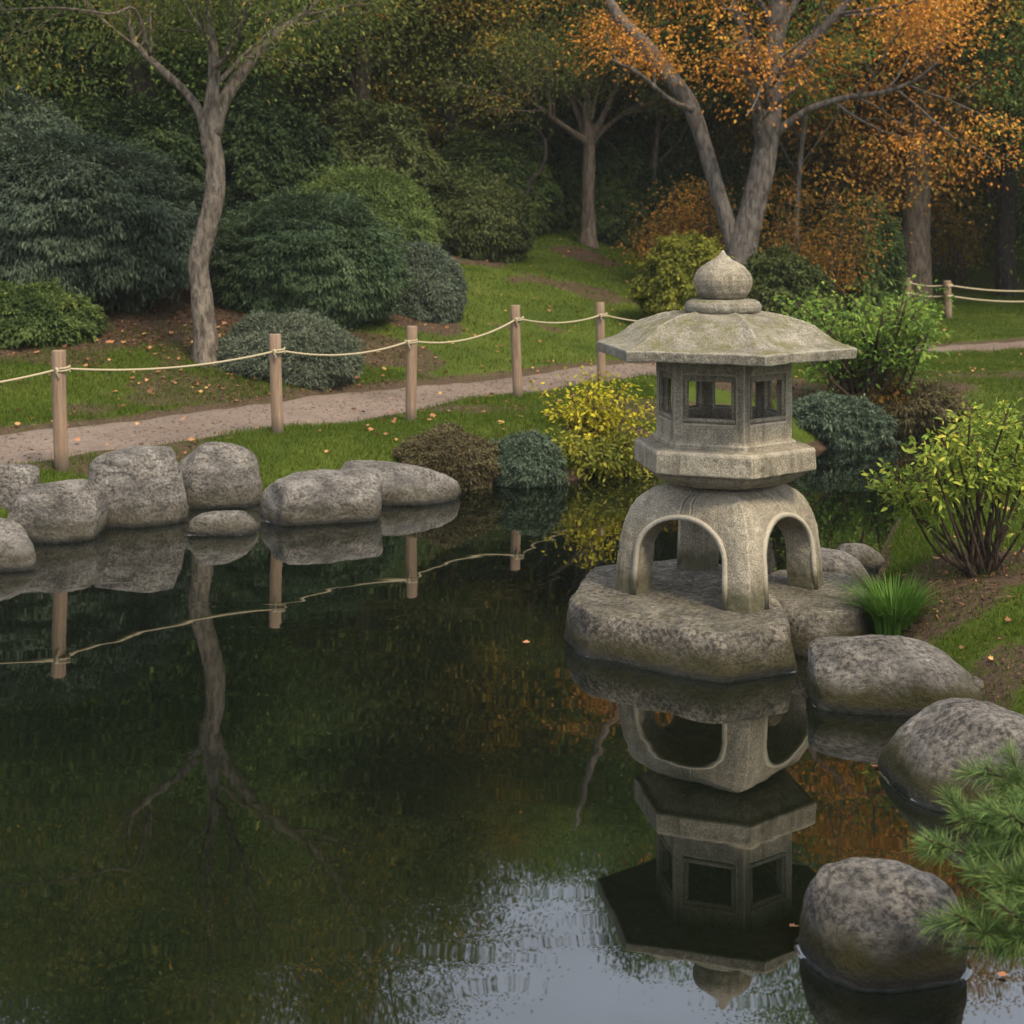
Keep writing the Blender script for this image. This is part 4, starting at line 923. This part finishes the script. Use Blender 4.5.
def trunk_tree(label, px, ybase, Y, wpx, topy, key, mat_bark, seed, name="old_tree"):
    x = (px - 512) * Y / FPX; z = zat(x, Y); root = thing(name, (x, Y, z), label, "tree")
    rng = np.random.default_rng(seed); H = 8.0 if wpx > 8.5 else 6.2; r = wpx / 2 * Y / FPX
    zt = EYE - (topy - HZ) * Y / FPX - z
    P = catmull([(0.02, 0, -0.3), (-0.02, 0, zt * 0.4), (0.06, 0, zt), (0.3, 0.1, H * 0.7), (0.1, 0.2, H)], 30)
    tb = [tube(P, np.interp(np.linspace(0, 1, 30), [0, 0.06, 0.5, 1], [r * 1.5, r * 1.08, r * 0.95, r * 0.3]), 16, 0.10, seed)]
    grow(P, r * 0.8, r * 0.3, rng, 9, 3.0, 1, 0.35, 0.8, max(0.3, zt / H), tb, [])
    V, Fs, _ = merge(tb); link("trunk", raw_mesh("trunk", V, Fs, M[mat_bark], True), root)
    cr_ = link("crown", PROTO[key][1], root, (0, 0, 2.3)); k_ = min(1.0, ((0.30 if 380 < px < 660 else 0.40) * Y + EYE - z - 2.3) / 9.8); cr_.scale = (0.9, 0.9, k_); return root
trunk_tree("tall tree with a thick straight brown trunk behind the distant rope fence", 917, 280, 24.0, 27, 120, RU, "bark_brown", 201)
trunk_tree("tree with a dark trunk at the right edge beyond the distant fence", 1006, 262, 25.0, 19, 170, AM, "bark_dark", 202)
trunk_tree("tree with a stout brown trunk above the clipped mounds near the top edge", 361, 110, 22.5, 18, 40, OL, "bark_brown", 203)
trunk_tree("slim tree with a thin pale stem just right of the maple's right trunk", 797, 200, 22.5, 6, 150, BL, "bark_grey", 205, "slim_tree")
trunk_tree("slim brown tree between the slender tree and the maple's left trunk", 652, 235, 23.5, 7, 140, BL, "bark_brown", 206, "slim_tree")
trunk_tree("slim brown tree at the wood's edge left of the slender tree", 468, 190, 24.5, 8, 110, OL, "bark_brown", 207, "slim_tree")
trunk_tree("tree with a shadowy trunk seen over the big dark spreading shrub", 145, 150, 19.5, 9, 100, EV, "bark_dark", 204)

# ------------------------------------------------------------------ shrubs
dk = dict(lump=0.16, layer=0.10, depth=0.28, droop=0.55, fuzz=0.35)
shrub_px("spreading_shrub", "big dark blue green shrub with layered sprays, left of the twisted tree", -60, 196, 136, 300, 13.9, "lf_blue", 153000, 0.0540, 0.0187, 301, stems=9, stem_mat="bark_dark", low=0.55, **dk)
shrub_px("spreading_shrub", "upper dark blue green shrub behind the biggest spreading one", -80, 84, 94, 240, 16.2, "lf_blue", 68000, 0.0576, 0.0203, 302, low=0.55, **dk)
shrub_px("mounded_shrub", "dense dark green mound just right of the twisted tree's trunk", 208, 398, 196, 338, 14.9, "lf_mound", 170000, 0.042, 0.015, 303, low=0.55, lump=0.07, layer=0.055, depth=0.16, droop=0.55, fuzz=0.35)
shrub_px("mounded_shrub", "smoothly clipped green dome highest behind the other mounds", 288, 437, 169, 275, 18.0, "lf_dome", 127500, 0.042, 0.016, 304, low=0.6, lump=0.05, layer=0.04, depth=0.14, droop=0.4, fuzz=0.4)
shrub_px("mounded_shrub", "olive rounded shrub with a loose base at the top of the lawn", 412, 528, 170, 262, 20.0, "lf_olive", 76500, 0.0540, 0.0234, 305, low=0.6, lump=0.12, layer=0.08, depth=0.3, droop=0.3, fuzz=0.5)
shrub_px("mounded_shrub", "dull grey green mound on the lawn at the right foot of the dark mounds", 374, 462, 245, 333, 15.9, "lf_greydark", 68000, 0.0396, 0.0125, 306, low=0.6, lump=0.08, layer=0.05, depth=0.25, droop=0.2, fuzz=0.5)
shrub_px("low_shrub", "low pale grey green shrub at the twisted tree's foot beside the path", 220, 354, 316, 394, 12.75, "lf_grey", 76500, 0.0396, 0.0094, 307, low=0.62, lump=0.10, layer=0.05, depth=0.3, droop=0.0, fuzz=0.55)
shrub_px("low_shrub", "low dark leafy shrub under the big dark shrub at the left edge", -60, 92, 286, 366, 12.6, "lf_dark", 68000, 0.0432, 0.0234, 308, low=0.62, lump=0.14, layer=0.08, depth=0.3, droop=0.3, fuzz=0.5)
shrub_px("back_shrub", "yellow green bushy shrub above the clipped dome", 300, 440, 112, 200, 21.0, "lf_olive", 59500, 0.0720, 0.0351, 309, low=0.6, lump=0.2, layer=0.1, depth=0.35, fuzz=0.5)
shrub_px("back_shrub", "dark rounded shrub filling the gap behind the olive shrub", 430, 560, 130, 240, 22.8, "lf_dark", 59500, 0.0720, 0.0351, 310, low=0.6, lump=0.2, layer=0.1, depth=0.35, fuzz=0.5)
shrub_px("back_shrub", "dark rounded shrub behind the slender tree's trunk", 520, 670, 140, 250, 24.0, "lf_dark", 68000, 0.0720, 0.0351, 311, low=0.6, lump=0.2, layer=0.1, depth=0.35, fuzz=0.5)
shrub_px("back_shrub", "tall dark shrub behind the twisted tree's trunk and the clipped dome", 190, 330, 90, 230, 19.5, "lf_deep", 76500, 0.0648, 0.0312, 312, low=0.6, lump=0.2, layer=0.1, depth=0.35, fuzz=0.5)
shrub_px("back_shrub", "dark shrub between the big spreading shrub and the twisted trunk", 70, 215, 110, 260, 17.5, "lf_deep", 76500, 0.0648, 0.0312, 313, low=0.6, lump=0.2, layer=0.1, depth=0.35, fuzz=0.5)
shrub_px("back_shrub", "dark green shrub between the orange shrub and the thick straight trunk", 815, 896, 205, 300, 20.6, "lf_dark", 51000, 0.0612, 0.0312, 316, low=0.6, lump=0.2, layer=0.12, depth=0.35, fuzz=0.5)
shrub_px("back_shrub", "yellow green shrub at the lawn's right end left of the lantern roof", 640, 735, 236, 330, 17.6, "lf_yg", 51000, 0.0504, 0.0273, 317, low=0.6, lump=0.22, layer=0.12, depth=0.4, fuzz=0.55)
shrub_px("back_shrub", "green shrub just behind the lantern's finial", 735, 830, 255, 345, 17.4, "lf_olive", 44200, 0.0504, 0.0273, 318, low=0.6, lump=0.22, layer=0.12, depth=0.4, fuzz=0.55)
shrub_px("back_shrub", "dark shrub behind the distant fence right of the thick trunk", 940, 1070, 190, 256, 31.0, "lf_dark", 44200, 0.0792, 0.0390, 319, low=0.6, lump=0.2, layer=0.1, depth=0.35, fuzz=0.5)
shrub_px("heath_shrub", "brownish green heather clump at the right end of the boulder row", 395, 500, 430, 492, 9.98, "lf_brown", 68000, 0.0259, 0.0078, 320, low=0.62, base=0.0, lump=0.14, layer=0.06, depth=0.35, droop=-0.2, fuzz=0.6, depth_k=0.6)
shrub_px("low_shrub", "small blue grey juniper cushion at the water right of the heather", 486, 562, 436, 494, 10.05, "lf_bluegrey", 54400, 0.0288, 0.0086, 321, low=0.62, base=0.0, lump=0.14, layer=0.08, depth=0.3, droop=0.2, fuzz=0.6, depth_k=0.7)
shrub_px("low_shrub", "low blue green juniper on the far bank behind the lantern", 784, 884, 398, 458, 12.0, "lf_bluegrey", 51000, 0.0432, 0.0125, 322, low=0.62, base=0.0, lump=0.2, layer=0.15, depth=0.35, droop=0.4, fuzz=0.5)
shrub_px("low_shrub", "brownish drooping shrub at the channel's far end below the leafy green shrub", 862, 962, 384, 440, 12.9, "lf_brown", 47600, 0.0432, 0.0109, 323, low=0.62, base=0.05, lump=0.2, layer=0.12, depth=0.35, droop=0.4, fuzz=0.5)

def fan_shrub(name, label, base, targets, mat, seed, per, rad, L, Wl, r0=0.012, fine=True, nbr=4, brl=0.18, twist=0.05, spread_base=0.05, cat="shrub", flat=0.6, st=0.5):
    rng = np.random.default_rng(seed); b = np.array(base); root = thing(name, tuple(b), label, cat); tb, tips = [], []
    for tg_ in targets:
        e = np.array(tg_) - b; s = np.array([rng.normal() * spread_base, rng.normal() * spread_base, -0.05]); m = s * 0.5 + e * 0.45 + rng.normal(size=3) * twist + np.array([0, 0, -0.03])
        P = catmull([s, s * 0.6 + m * 0.4 + rng.normal(size=3) * twist * 0.3, m, e], 14); tb.append(tube(P, np.linspace(r0, r0 * 0.35, 14), 7, 0.15, seed))
        grow(P, r0 * 0.8, r0 * 0.4, rng, nbr, brl, 1, 0.45, 0.7, st, tb, tips); tips.append((P[(12 if st > 0.6 else 10):], nrm(e)))
    V, Fs, _ = merge(tb); link("stems", raw_mesh("stems", V, Fs, M["stem"], True), root)
    V, F_, A = spray_leaves(tips, per, rad, L, Wl, rng, flat=flat, droop=0.1, fine=fine, seed=seed); link("foliage", raw_mesh("foliage", V, F_, M[mat], False, {"rnd": A}), root); return root
# bare bent sapling
Yq = 21.8; root_b = np.array([(522 - 512) * Yq / FPX, Yq, 0]); root_b[2] = zat(root_b[0], Yq); rt = thing("bent_sapling", tuple(root_b), "thin dark bare sapling curving over between the olive shrub and the slender tree", "sapling")
Pq = catmull([root_b - [0, 0, 0.1], at(528, 188, Yq), at(541, 170, Yq), at(546, 148, Yq), at(538, 130, Yq), at(520, 122, Yq), at(500, 126, Yq)], 30) - root_b
tb_ = [tube(Pq, np.linspace(0.035, 0.012, 30), 8, 0.15, 3)]; grow(Pq, 0.022, 0.01, np.random.default_rng(6), 7, 0.7, 1, 0.35, 0.8, 0.5, tb_, [])
V, Fs, _ = merge(tb_); link("trunk", raw_mesh("trunk", V, Fs, M["bark_dark"], True), rt)
# open orange shrubs either side of the maple
for lb, x0, x1, y0, y1, Ys_, n_, mt, sd_ in (("rusty orange shrub left of the maple's forked trunk", 640, 725, 180, 262, 20.2, 22, "lf_rust", 411), ("glowing orange shrub at the maple's right foot", 762, 880, 190, 270, 19.7, 26, "lf_rust", 412),
                              ("golden low shrub right of the thick straight trunk", 935, 985, 190, 240, 25.5, 14, "lf_amber", 413)):
    rr_ = np.random.default_rng(sd_); bx = ((x0 + x1) / 2 - 512) * Ys_ / FPX; b = np.array([bx, Ys_, zat(bx, Ys_)])
    tg2 = [at(rr_.uniform(x0, x1), rr_.uniform(y0, y1), Ys_ + rr_.uniform(-0.7, 0.7)) for _ in range(n_)]
    fan_shrub("orange_shrub", lb, b, tg2, mt, sd_, 30, 0.18, 0.055, 0.036, 0.02, False, 5, 0.5, 0.10, 0.12, st=0.6, flat=0.3)
# yellow shrub on the far bank
b = np.array([(602 - 512) * 10.75 / FPX, 10.75, 0.18]); r_ = np.random.default_rng(5)
tg2 = [at(602 + r_.normal() * 27, r_.uniform(382, 455), 10.75 + r_.uniform(-0.3, 0.35)) for _ in range(40)]
fan_shrub("yellow_shrub", "rounded shrub with bright yellow leaves on the far bank left of the lantern", b, tg2, "lf_yellow", 401, 14, 0.055, 0.040, 0.024, 0.009, True, 4, 0.26, 0.06, 0.10)
tg2 = [at(r_.uniform(560, 650), r_.uniform(440, 476), 10.4 + r_.uniform(-0.3, 0.2)) for _ in range(24)]
fan_shrub("low_shrub", "dull yellow green low growth at the yellow shrub's foot", b + np.array([0.05, -0.15, -0.05]), tg2, "lf_yg", 402, 40, 0.06, 0.045, 0.022, 0.008, True, 3, 0.15, 0.05, 0.14)
# leafy green shrub on the far bank behind the lantern
b = on_ground(862, 408, 11); Yb = float(b[1])
tg2 = [at(r_.uniform(795, 930), r_.uniform(300, 352), Yb + r_.uniform(-0.6, 0.6)) for _ in range(46)]
fan_shrub("leafy_shrub", "open green shrub with dark bare stems on the far bank right of the lantern roof", b, tg2, "lf_fresh", 403, 18, 0.085, 0.060, 0.028, 0.022, False, 5, 0.32, 0.08, 0.10, st=0.65)
# lime shrub on the right bank
b = on_ground(985, 575, 5.5); Yb = float(b[1])
spots = [(878, 478), (886, 492), (892, 468), (905, 486), (915, 470), (925, 486), (938, 466), (930, 452), (922, 440), (940, 432), (955, 446), (958, 424), (972, 438), (970, 412), (985, 428), (990, 410), (1004, 420),
         (1012, 440), (1024, 415), (1036, 432), (1000, 446), (978, 452), (1020, 455), (1050, 450), (1060, 480), (945, 478), (1040, 500), (1010, 405), (958, 470), (1030, 470), (1000, 470)]
tg2 = [at(px, py, Yb + r_.uniform(-0.28, 0.28)) for px, py in spots]
fan_shrub("lime_shrub", "lime and yellow leaved shrub with many bare stems on the right bank", b, tg2, "lf_lime", 404, 21, 0.032, 0.036, 0.017, 0.0105, True, 4, 0.10, 0.03, 0.035, flat=0.5, st=0.8)
# extra bare stems of the far-bank scrub
shrub_px("back_shrub", "small bronze shrub under the leafy shrub beside the juniper", 835, 905, 370, 430, 12.9, "lf_rust", 15300, 0.0324, 0.0109, 330, low=0.62, base=0.1, lump=0.4, layer=0.3, depth=0.75, droop=0.3, fuzz=0.6)

# grass tuft
b = on_ground(893, 632, 4.5); rng = np.random.default_rng(77); n = 700
az = rng.uniform(0, 2 * np.pi, n); el = rng.uniform(0.25, 1.0, n) ** 0.8; Lb = rng.uniform(0.15, 0.28, n)
root_p = np.stack([np.cos(az), np.sin(az), 0 * az], -1) * (rng.random(n) ** 0.6 * 0.085)[:, None]; out = np.stack([np.cos(az), np.sin(az), 0 * az], -1)
ts = np.linspace(0, 1, 6); lean = (1.2 - el)[:, None] * 1.15
Pb = root_p[:, None] + out[:, None] * (lean * ts[None] ** 1.7 * Lb[:, None] * 0.9)[..., None] + np.array([0, 0, 1.0]) * ((ts[None] - 0.42 * lean * ts[None] ** 2.4) * Lb[:, None])[..., None]
sd2 = np.stack([-np.sin(az), np.cos(az), 0 * az], -1)[:, None] * (0.0036 * (1 - ts ** 2 * 0.92))[None, :, None]
V = np.stack([Pb - sd2, Pb + sd2], 2).reshape(n, -1, 3); base_i = np.arange(n)[:, None, None] * 12; k = np.arange(5)[None, :, None] * 2
F_ = (base_i + k + np.array([0, 1, 3, 2])[None, None]).reshape(-1, 4)
tuft = link("grass_tuft", raw_mesh("grass_tuft", V.reshape(-1, 3), F_, M["lf_tuft"], False, {"rnd": np.repeat(np.clip(rng.normal(0.5, 0.22, n), 0, 1), 12)}), None, tuple(b - np.array([0, 0, 0.01])))
tag(tuft, "bright green tuft of long grass beside the lantern's rock", "grass tuft")

# pine at the lower right corner
def pine(label, base, branches, seed):
    rng = np.random.default_rng(seed); b = np.array(base); root = thing("pine_shrub", tuple(b), label, "pine"); Ps, Us, tb = [], [], []
    tr = catmull([(0, 0, -0.1), (0.02, 0.02, 0.2), (-0.01, 0.0, 0.45), (0.02, 0, 0.75)], 16); tb.append(tube(tr, np.linspace(0.022, 0.010, 16), 8, 0.2, 3))
    for br in branches:
        P = catmull([np.array(p) - b for p in br], 16); tb.append(tube(P, np.linspace(0.006, 0.0028, 16), 6, 0.2, 4))
        shoots = [(P[9:], 1.0), (P[6:12], 0.8)]
        for q_ in range(6):
            k_ = int(rng.integers(4, 14)); d = nrm(nrm(P[-1] - P[0]) * 0.6 + rng.normal(size=3) * np.array([0.8, 0.8, 0.6]) + np.array([0, 0, 0.15])); ln = rng.uniform(0.04, 0.085)
            sp = np.array([P[k_] + d * ln * t for t in np.linspace(0, 1, 5)]); sp[:, 2] += 0.01 * np.linspace(0, 1, 5) ** 2; tb.append(tube(sp, np.linspace(0.003, 0.002, 5), 5)); shoots.append((sp, 1.0))
        for sp, kk in shoots:
            n = int(190 * kk); t = rng.random(n) * (len(sp) - 1); k_ = np.minimum(t.astype(int), len(sp) - 2); u_ = (t - k_)[:, None]; pos = sp[k_] * (1 - u_) + sp[k_ + 1] * u_
            tan = nrm(sp[k_ + 1] - sp[k_]); Ps.append(pos); Us.append(nrm(tan * rng.uniform(0.5, 1.1, (n, 1)) + rand_unit(n, rng) * 0.85 + np.array([0, 0, 0.12])))
    V, Fs, _ = merge(tb); link("branches", raw_mesh("branches", V, Fs, M["stem"], True), root)
    P = np.vstack(Ps); U = np.vstack(Us); n = len(P); Wv = frame_from(U, rand_unit(n, rng), rng)
    V, F_, A = leaf_quads(P, U, Wv, rng.uniform(0.034, 0.060, n), 0.0017, np.clip(rng.normal(0.5, 0.25, n), 0, 1), 0.05)
    link("needles", raw_mesh("needles", V, F_, M["lf_pine"], False, {"rnd": A}), root)
PB = (1.46, 3.2, zat(1.46, 3.2)); tx = lambda z: (PB[0], PB[1], z)
pine("young green pine reaching over the water at the lower right corner", PB, [
    [tx(0.42), at(1040, 850, 3.15), at(985, 858, 3.12), at(925, 838, 3.05)], [tx(0.45), at(1035, 840, 3.2), at(990, 828, 3.2), at(960, 818, 3.2)],
    [tx(0.58), at(1050, 800, 3.3), at(1020, 785, 3.3), at(985, 768, 3.3)], [tx(0.24), at(1050, 945, 3.0), at(1000, 935, 2.98), at(955, 915, 2.95)],
    [tx(0.22), at(1050, 950, 3.1), at(1010, 948, 3.1), at(962, 948, 3.08)], [tx(0.36), at(1050, 890, 3.0), at(1020, 885, 3.0), at(995, 885, 3.0)],
    [tx(0.5), at(1060, 820, 3.1), at(1040, 830, 3.1), at(1010, 815, 3.05)], [tx(0.2), at(1060, 940, 3.0), at(1030, 925, 2.95), at(1000, 905, 2.9)], [tx(0.6), at(1060, 790, 3.2), at(1040, 800, 3.2), at(1015, 815, 3.25)]], 88)

# ------------------------------------------------------------------ lawn grass, leaf litter
def scatter(x0, x1, y0, y1, n, rng):
    X = rng.uniform(x0, x1, n); Yv = rng.uniform(y0, y1, n); ok = np.abs(X / Yv) < 0.40; return X[ok], Yv[ok]
rng = np.random.default_rng(99); Xs, Ys, Hs = [], [], []
for (x0, x1, y0, y1, n, hh) in ((-4.6, 1.2, 8.2, 13.6, 280000, 0.030), (-4.5, 9.0, 13, 24, 260000, 0.036), (1.15, 3.6, 3.0, 9.5, 190000, 0.026), (2.0, 7.5, 9, 18, 170000, 0.034), (4.5, 13, 22, 31, 120000, 0.05)):
    a, b_ = scatter(x0, x1, y0, y1, n, rng); Xs.append(a); Ys.append(b_); Hs.append(np.full(len(a), hh))
X, Yg, Hh = np.concatenate(Xs), np.concatenate(Ys), np.concatenate(Hs)
pd = path_dist(X, Yg); sm_ = soil_mask(X, Yg) + 0.5 * fbm(np.stack([X, Yg, 0 * X], -1) * 3.0, 31, 3); d_ = pond_sd(X, Yg)
ok = (pd > PATH_W + 0.0 + 0.10 * rng.random(len(X))) & (sm_ < 0.5 + 0.33 * rng.normal(size=len(X))) & (d_ > 0.025); X, Yg, Hh = X[ok], Yg[ok], Hh[ok]; n = len(X)
Zg = height(X, Yg); Hh = Hh * rng.uniform(0.5, 1.35, n) * (1 + 0.35 * fbm(np.stack([X, Yg, 0 * X], -1) * 2.2, 36, 3)); az = rng.uniform(0, 2 * np.pi, n); lean = rng.normal(size=(n, 2)) * 0.5
P0 = np.stack([X, Yg, Zg - 0.006], -1); sdv = np.stack([np.cos(az), np.sin(az), 0 * az], -1) * (0.0016 + 0.00014 * Yg)[:, None]
tip = P0 + np.stack([lean[:, 0] * Hh, lean[:, 1] * Hh, Hh + 0.006], -1)
V = np.stack([P0 - sdv, P0 + sdv, tip], 1).reshape(-1, 3)
grass = link("grass", raw_mesh("grass", V, np.arange(n * 3).reshape(n, 3), M["lf_grass"], False, {"rnd": np.repeat(np.clip(rng.normal(0.45, 0.2, n), 0, 1), 3)}))
tag(grass, "short green lawn grass on the banks and hillside", "grass", kind="stuff")

def leaf_shape(rng, s):
    """a small lobed leaf, curled"""
    a = np.array([90, 62, 40, 20, 0, -35, -90, -145, 180, 160, 140, 118]) * np.pi / 180; r = np.array([1, 0.55, 0.85, 0.5, 0.75, 0.5, 0.35, 0.5, 0.75, 0.5, 0.85, 0.55]) * s * rng.uniform(0.85, 1.15, 12)
    P = np.stack([r * np.cos(a), r * np.sin(a), 0 * a], -1); P = np.vstack([[0, 0, 0], P]); P[:, 2] = (P[:, 0] ** 2 * rng.uniform(-3, 6) + P[:, 1] ** 2 * rng.uniform(-2, 5)) / s * 0.12
    t = np.array([(0, i + 1, (i + 1) % 12 + 1) for i in range(12)]); th = rng.uniform(0, 6.28); ca, sa = math.cos(th), math.sin(th); tl = rng.normal() * 0.35
    P = P @ np.array([[ca, -sa, 0], [sa, ca, 0], [0, 0, 1]]).T; P = P @ np.array([[1, 0, 0], [0, math.cos(tl), -math.sin(tl)], [0, math.sin(tl), math.cos(tl)]]).T; return P, t
rng = np.random.default_rng(321); n = 6000; k = rng.integers(0, len(PC) - 1, n * 3); k = k[(PC[k, 0] > -4.5) & (PC[k, 0] < 7.5)][:n]; n = len(k)
gd = nrm(PC[k + 1] - PC[k]); gp = PC[k] + (PC[k + 1] - PC[k]) * rng.random((n, 1)) + np.stack([-gd[:, 1], gd[:, 0]], -1) * (rng.normal(size=n) * 0.28).clip(-0.62, 0.62)[:, None]
gs = rng.gamma(2.0, 0.0026, n).clip(0.003, 0.014)[:, None]; gz = height(gp[:, 0], gp[:, 1]) - 0.010
oct_ = np.array([(1, 0, 0), (0, 1, 0), (-1, 0, 0), (0, -1, 0), (0, 0, 0.6), (0, 0, -0.6)], float); V = np.concatenate([gp, gz[:, None]], 1)[:, None] + (oct_[None] * rng.uniform(0.6, 1.3, (n, 6, 1))) * gs[:, None]
T = np.array([(0, 1, 4), (1, 2, 4), (2, 3, 4), (3, 0, 4), (1, 0, 5), (2, 1, 5), (3, 2, 5), (0, 3, 5)])
gv = link("gravel", raw_mesh("gravel", V.reshape(-1, 3), (np.arange(n)[:, None, None] * 6 + T[None]).reshape(-1, 3), M["path"])); tag(gv, "loose small gravel grains scattered along the path", "gravel", kind="stuff")
rng = np.random.default_rng(123); prt = []
cl = []
for (x0, x1, y0, y1, n) in ((-4.6, 0.8, 9, 15, 560), (-1.5, 6, 14, 23, 560), (1.4, 3.2, 3.0, 8.5, 170), (2.5, 7, 11, 20, 160), (-4.2, -1.2, 11.6, 14, 200)):
    a, b_ = scatter(x0, x1, y0, y1, n, rng); cl += list(zip(a, b_))
cl = np.array(cl); dd = pond_sd(cl[:, 0], cl[:, 1]); pdd = path_dist(cl[:, 0], cl[:, 1]); cl = cl[(dd > 0.1) & ((pdd > PATH_W) | (rng.random(len(cl)) < 0.15))]; zz_ = height(cl[:, 0], cl[:, 1])
for (x, y), z in zip(cl, zz_):
    s = rng.uniform(0.015, 0.036) * (1.0 if y > 8 else 0.75); P, t = leaf_shape(rng, s); prt.append((P + np.array([x, y, z + (0.018 if y > 8 else 0.012)]), t, np.full(len(P), rng.uniform(0.35, 1.0))))
n = 26000; MX = np.concatenate([rng.uniform(1.2, 3.2, n), rng.uniform(-4.6, -1.0, n), rng.uniform(-4.5, 5.5, n)]); MY = np.concatenate([rng.uniform(3.0, 8.0, n), rng.uniform(11.5, 15.5, n), rng.uniform(8.5, 22, n)])
mk = (soil_mask(MX, MY) + 0.4 * rng.normal(size=3 * n) > 0.55) & (pond_sd(MX, MY) > 0.02) & ((path_dist(MX, MY) > PATH_W - 0.08 * rng.random(3 * n)))
MX, MY = MX[mk], MY[mk]; n = len(MX); P = np.stack([MX, MY, height(MX, MY) + 0.004], -1); U = rng.normal(size=(n, 3)) * np.array([1, 1, 0.3]); U = nrm(U); Wv = frame_from(U, np.array([0, 0, 1.0]) + 0 * U, rng)
far = 0.6 + 0.06 * MY; V, F_, A = leaf_quads(P, U, Wv, rng.uniform(0.008, 0.03, n) * far, rng.uniform(0.005, 0.013, n) * far, np.clip(rng.beta(1.2, 4.0, n), 0, 1), 0.0); prt.append((V, F_, A))
V, Fs, A = merge(prt)
lit = link("leaf_litter", raw_mesh("leaf_litter", V, Fs, M["lf_fallen"], False, {"rnd": A})); tag(lit, "scattered dry orange leaves lying on lawn, path edge and soil", "leaf litter", kind="stuff")
for (px, py, lb) in ((877, 768, "orange leaf afloat at the left foot of the broad domed boulder"), (792, 929, "tan leaf caught at the left waterline of the speckled boulder"), (1001, 976, "brown leaf afloat below the pine branches"), (526, 644, "orange leaf afloat on the open water left of the lantern rock"), (270, 520, "rust leaf at the waterline beside the wide low boulder")):
    Yf = FPX * EYE / (py - HZ); P, t = leaf_shape(rng, 0.018 if py > 700 else 0.024); P[:, 2] = np.abs(P[:, 2]) * 0.5 + 0.006
    o = link("fallen_leaf", raw_mesh("fallen_leaf", P, t, M["lf_fallen"], False, {"rnd": np.full(len(P), rng.uniform(0.5, 0.9))}), None, ((px - 512) * Yf / FPX, Yf, 0)); tag(o, lb, "leaf", "leaves on the water")
a_ = on_ground(872, 637, 4.5); b_ = on_ground(915, 640, 4.5)
P = catmull([a_ + [0, 0, 0.02], (a_ + b_) / 2 + [0, 0.01, 0.03], b_ + [0, 0, 0.02]], 10); V, Fs, _ = tube(P - a_, np.linspace(0.008, 0.004, 10), 7, 0.2, 3)
tag(link("fallen_twig", raw_mesh("fallen_twig", V, Fs, M["stem"], True), None, tuple(a_)), "short brown twig lying between the grass tuft and the long low boulder", "twig")

# ------------------------------------------------------------------ thin autumn air between the camera and the wood
hm = bpy.data.materials.new("haze"); hm.use_nodes = True; ht = hm.node_tree; ht.nodes.clear()
hv = ht.nodes.new("ShaderNodeVolumePrincipled"); hv.inputs["Density"].default_value = 0.0007; hv.inputs["Color"].default_value = (0.90, 0.93, 0.90, 1); hv.inputs["Anisotropy"].default_value = 0.1
ho = ht.nodes.new("ShaderNodeOutputMaterial"); ht.links.new(hv.outputs[0], ho.inputs["Volume"])
V, Fs, _ = box_part((0, 45, 13), (1, 0), (0, 1), 170, 170, 17)
tag(link("haze", raw_mesh("haze", V, Fs, hm)), "thin pale haze in the air towards the wood", "haze", kind="stuff")
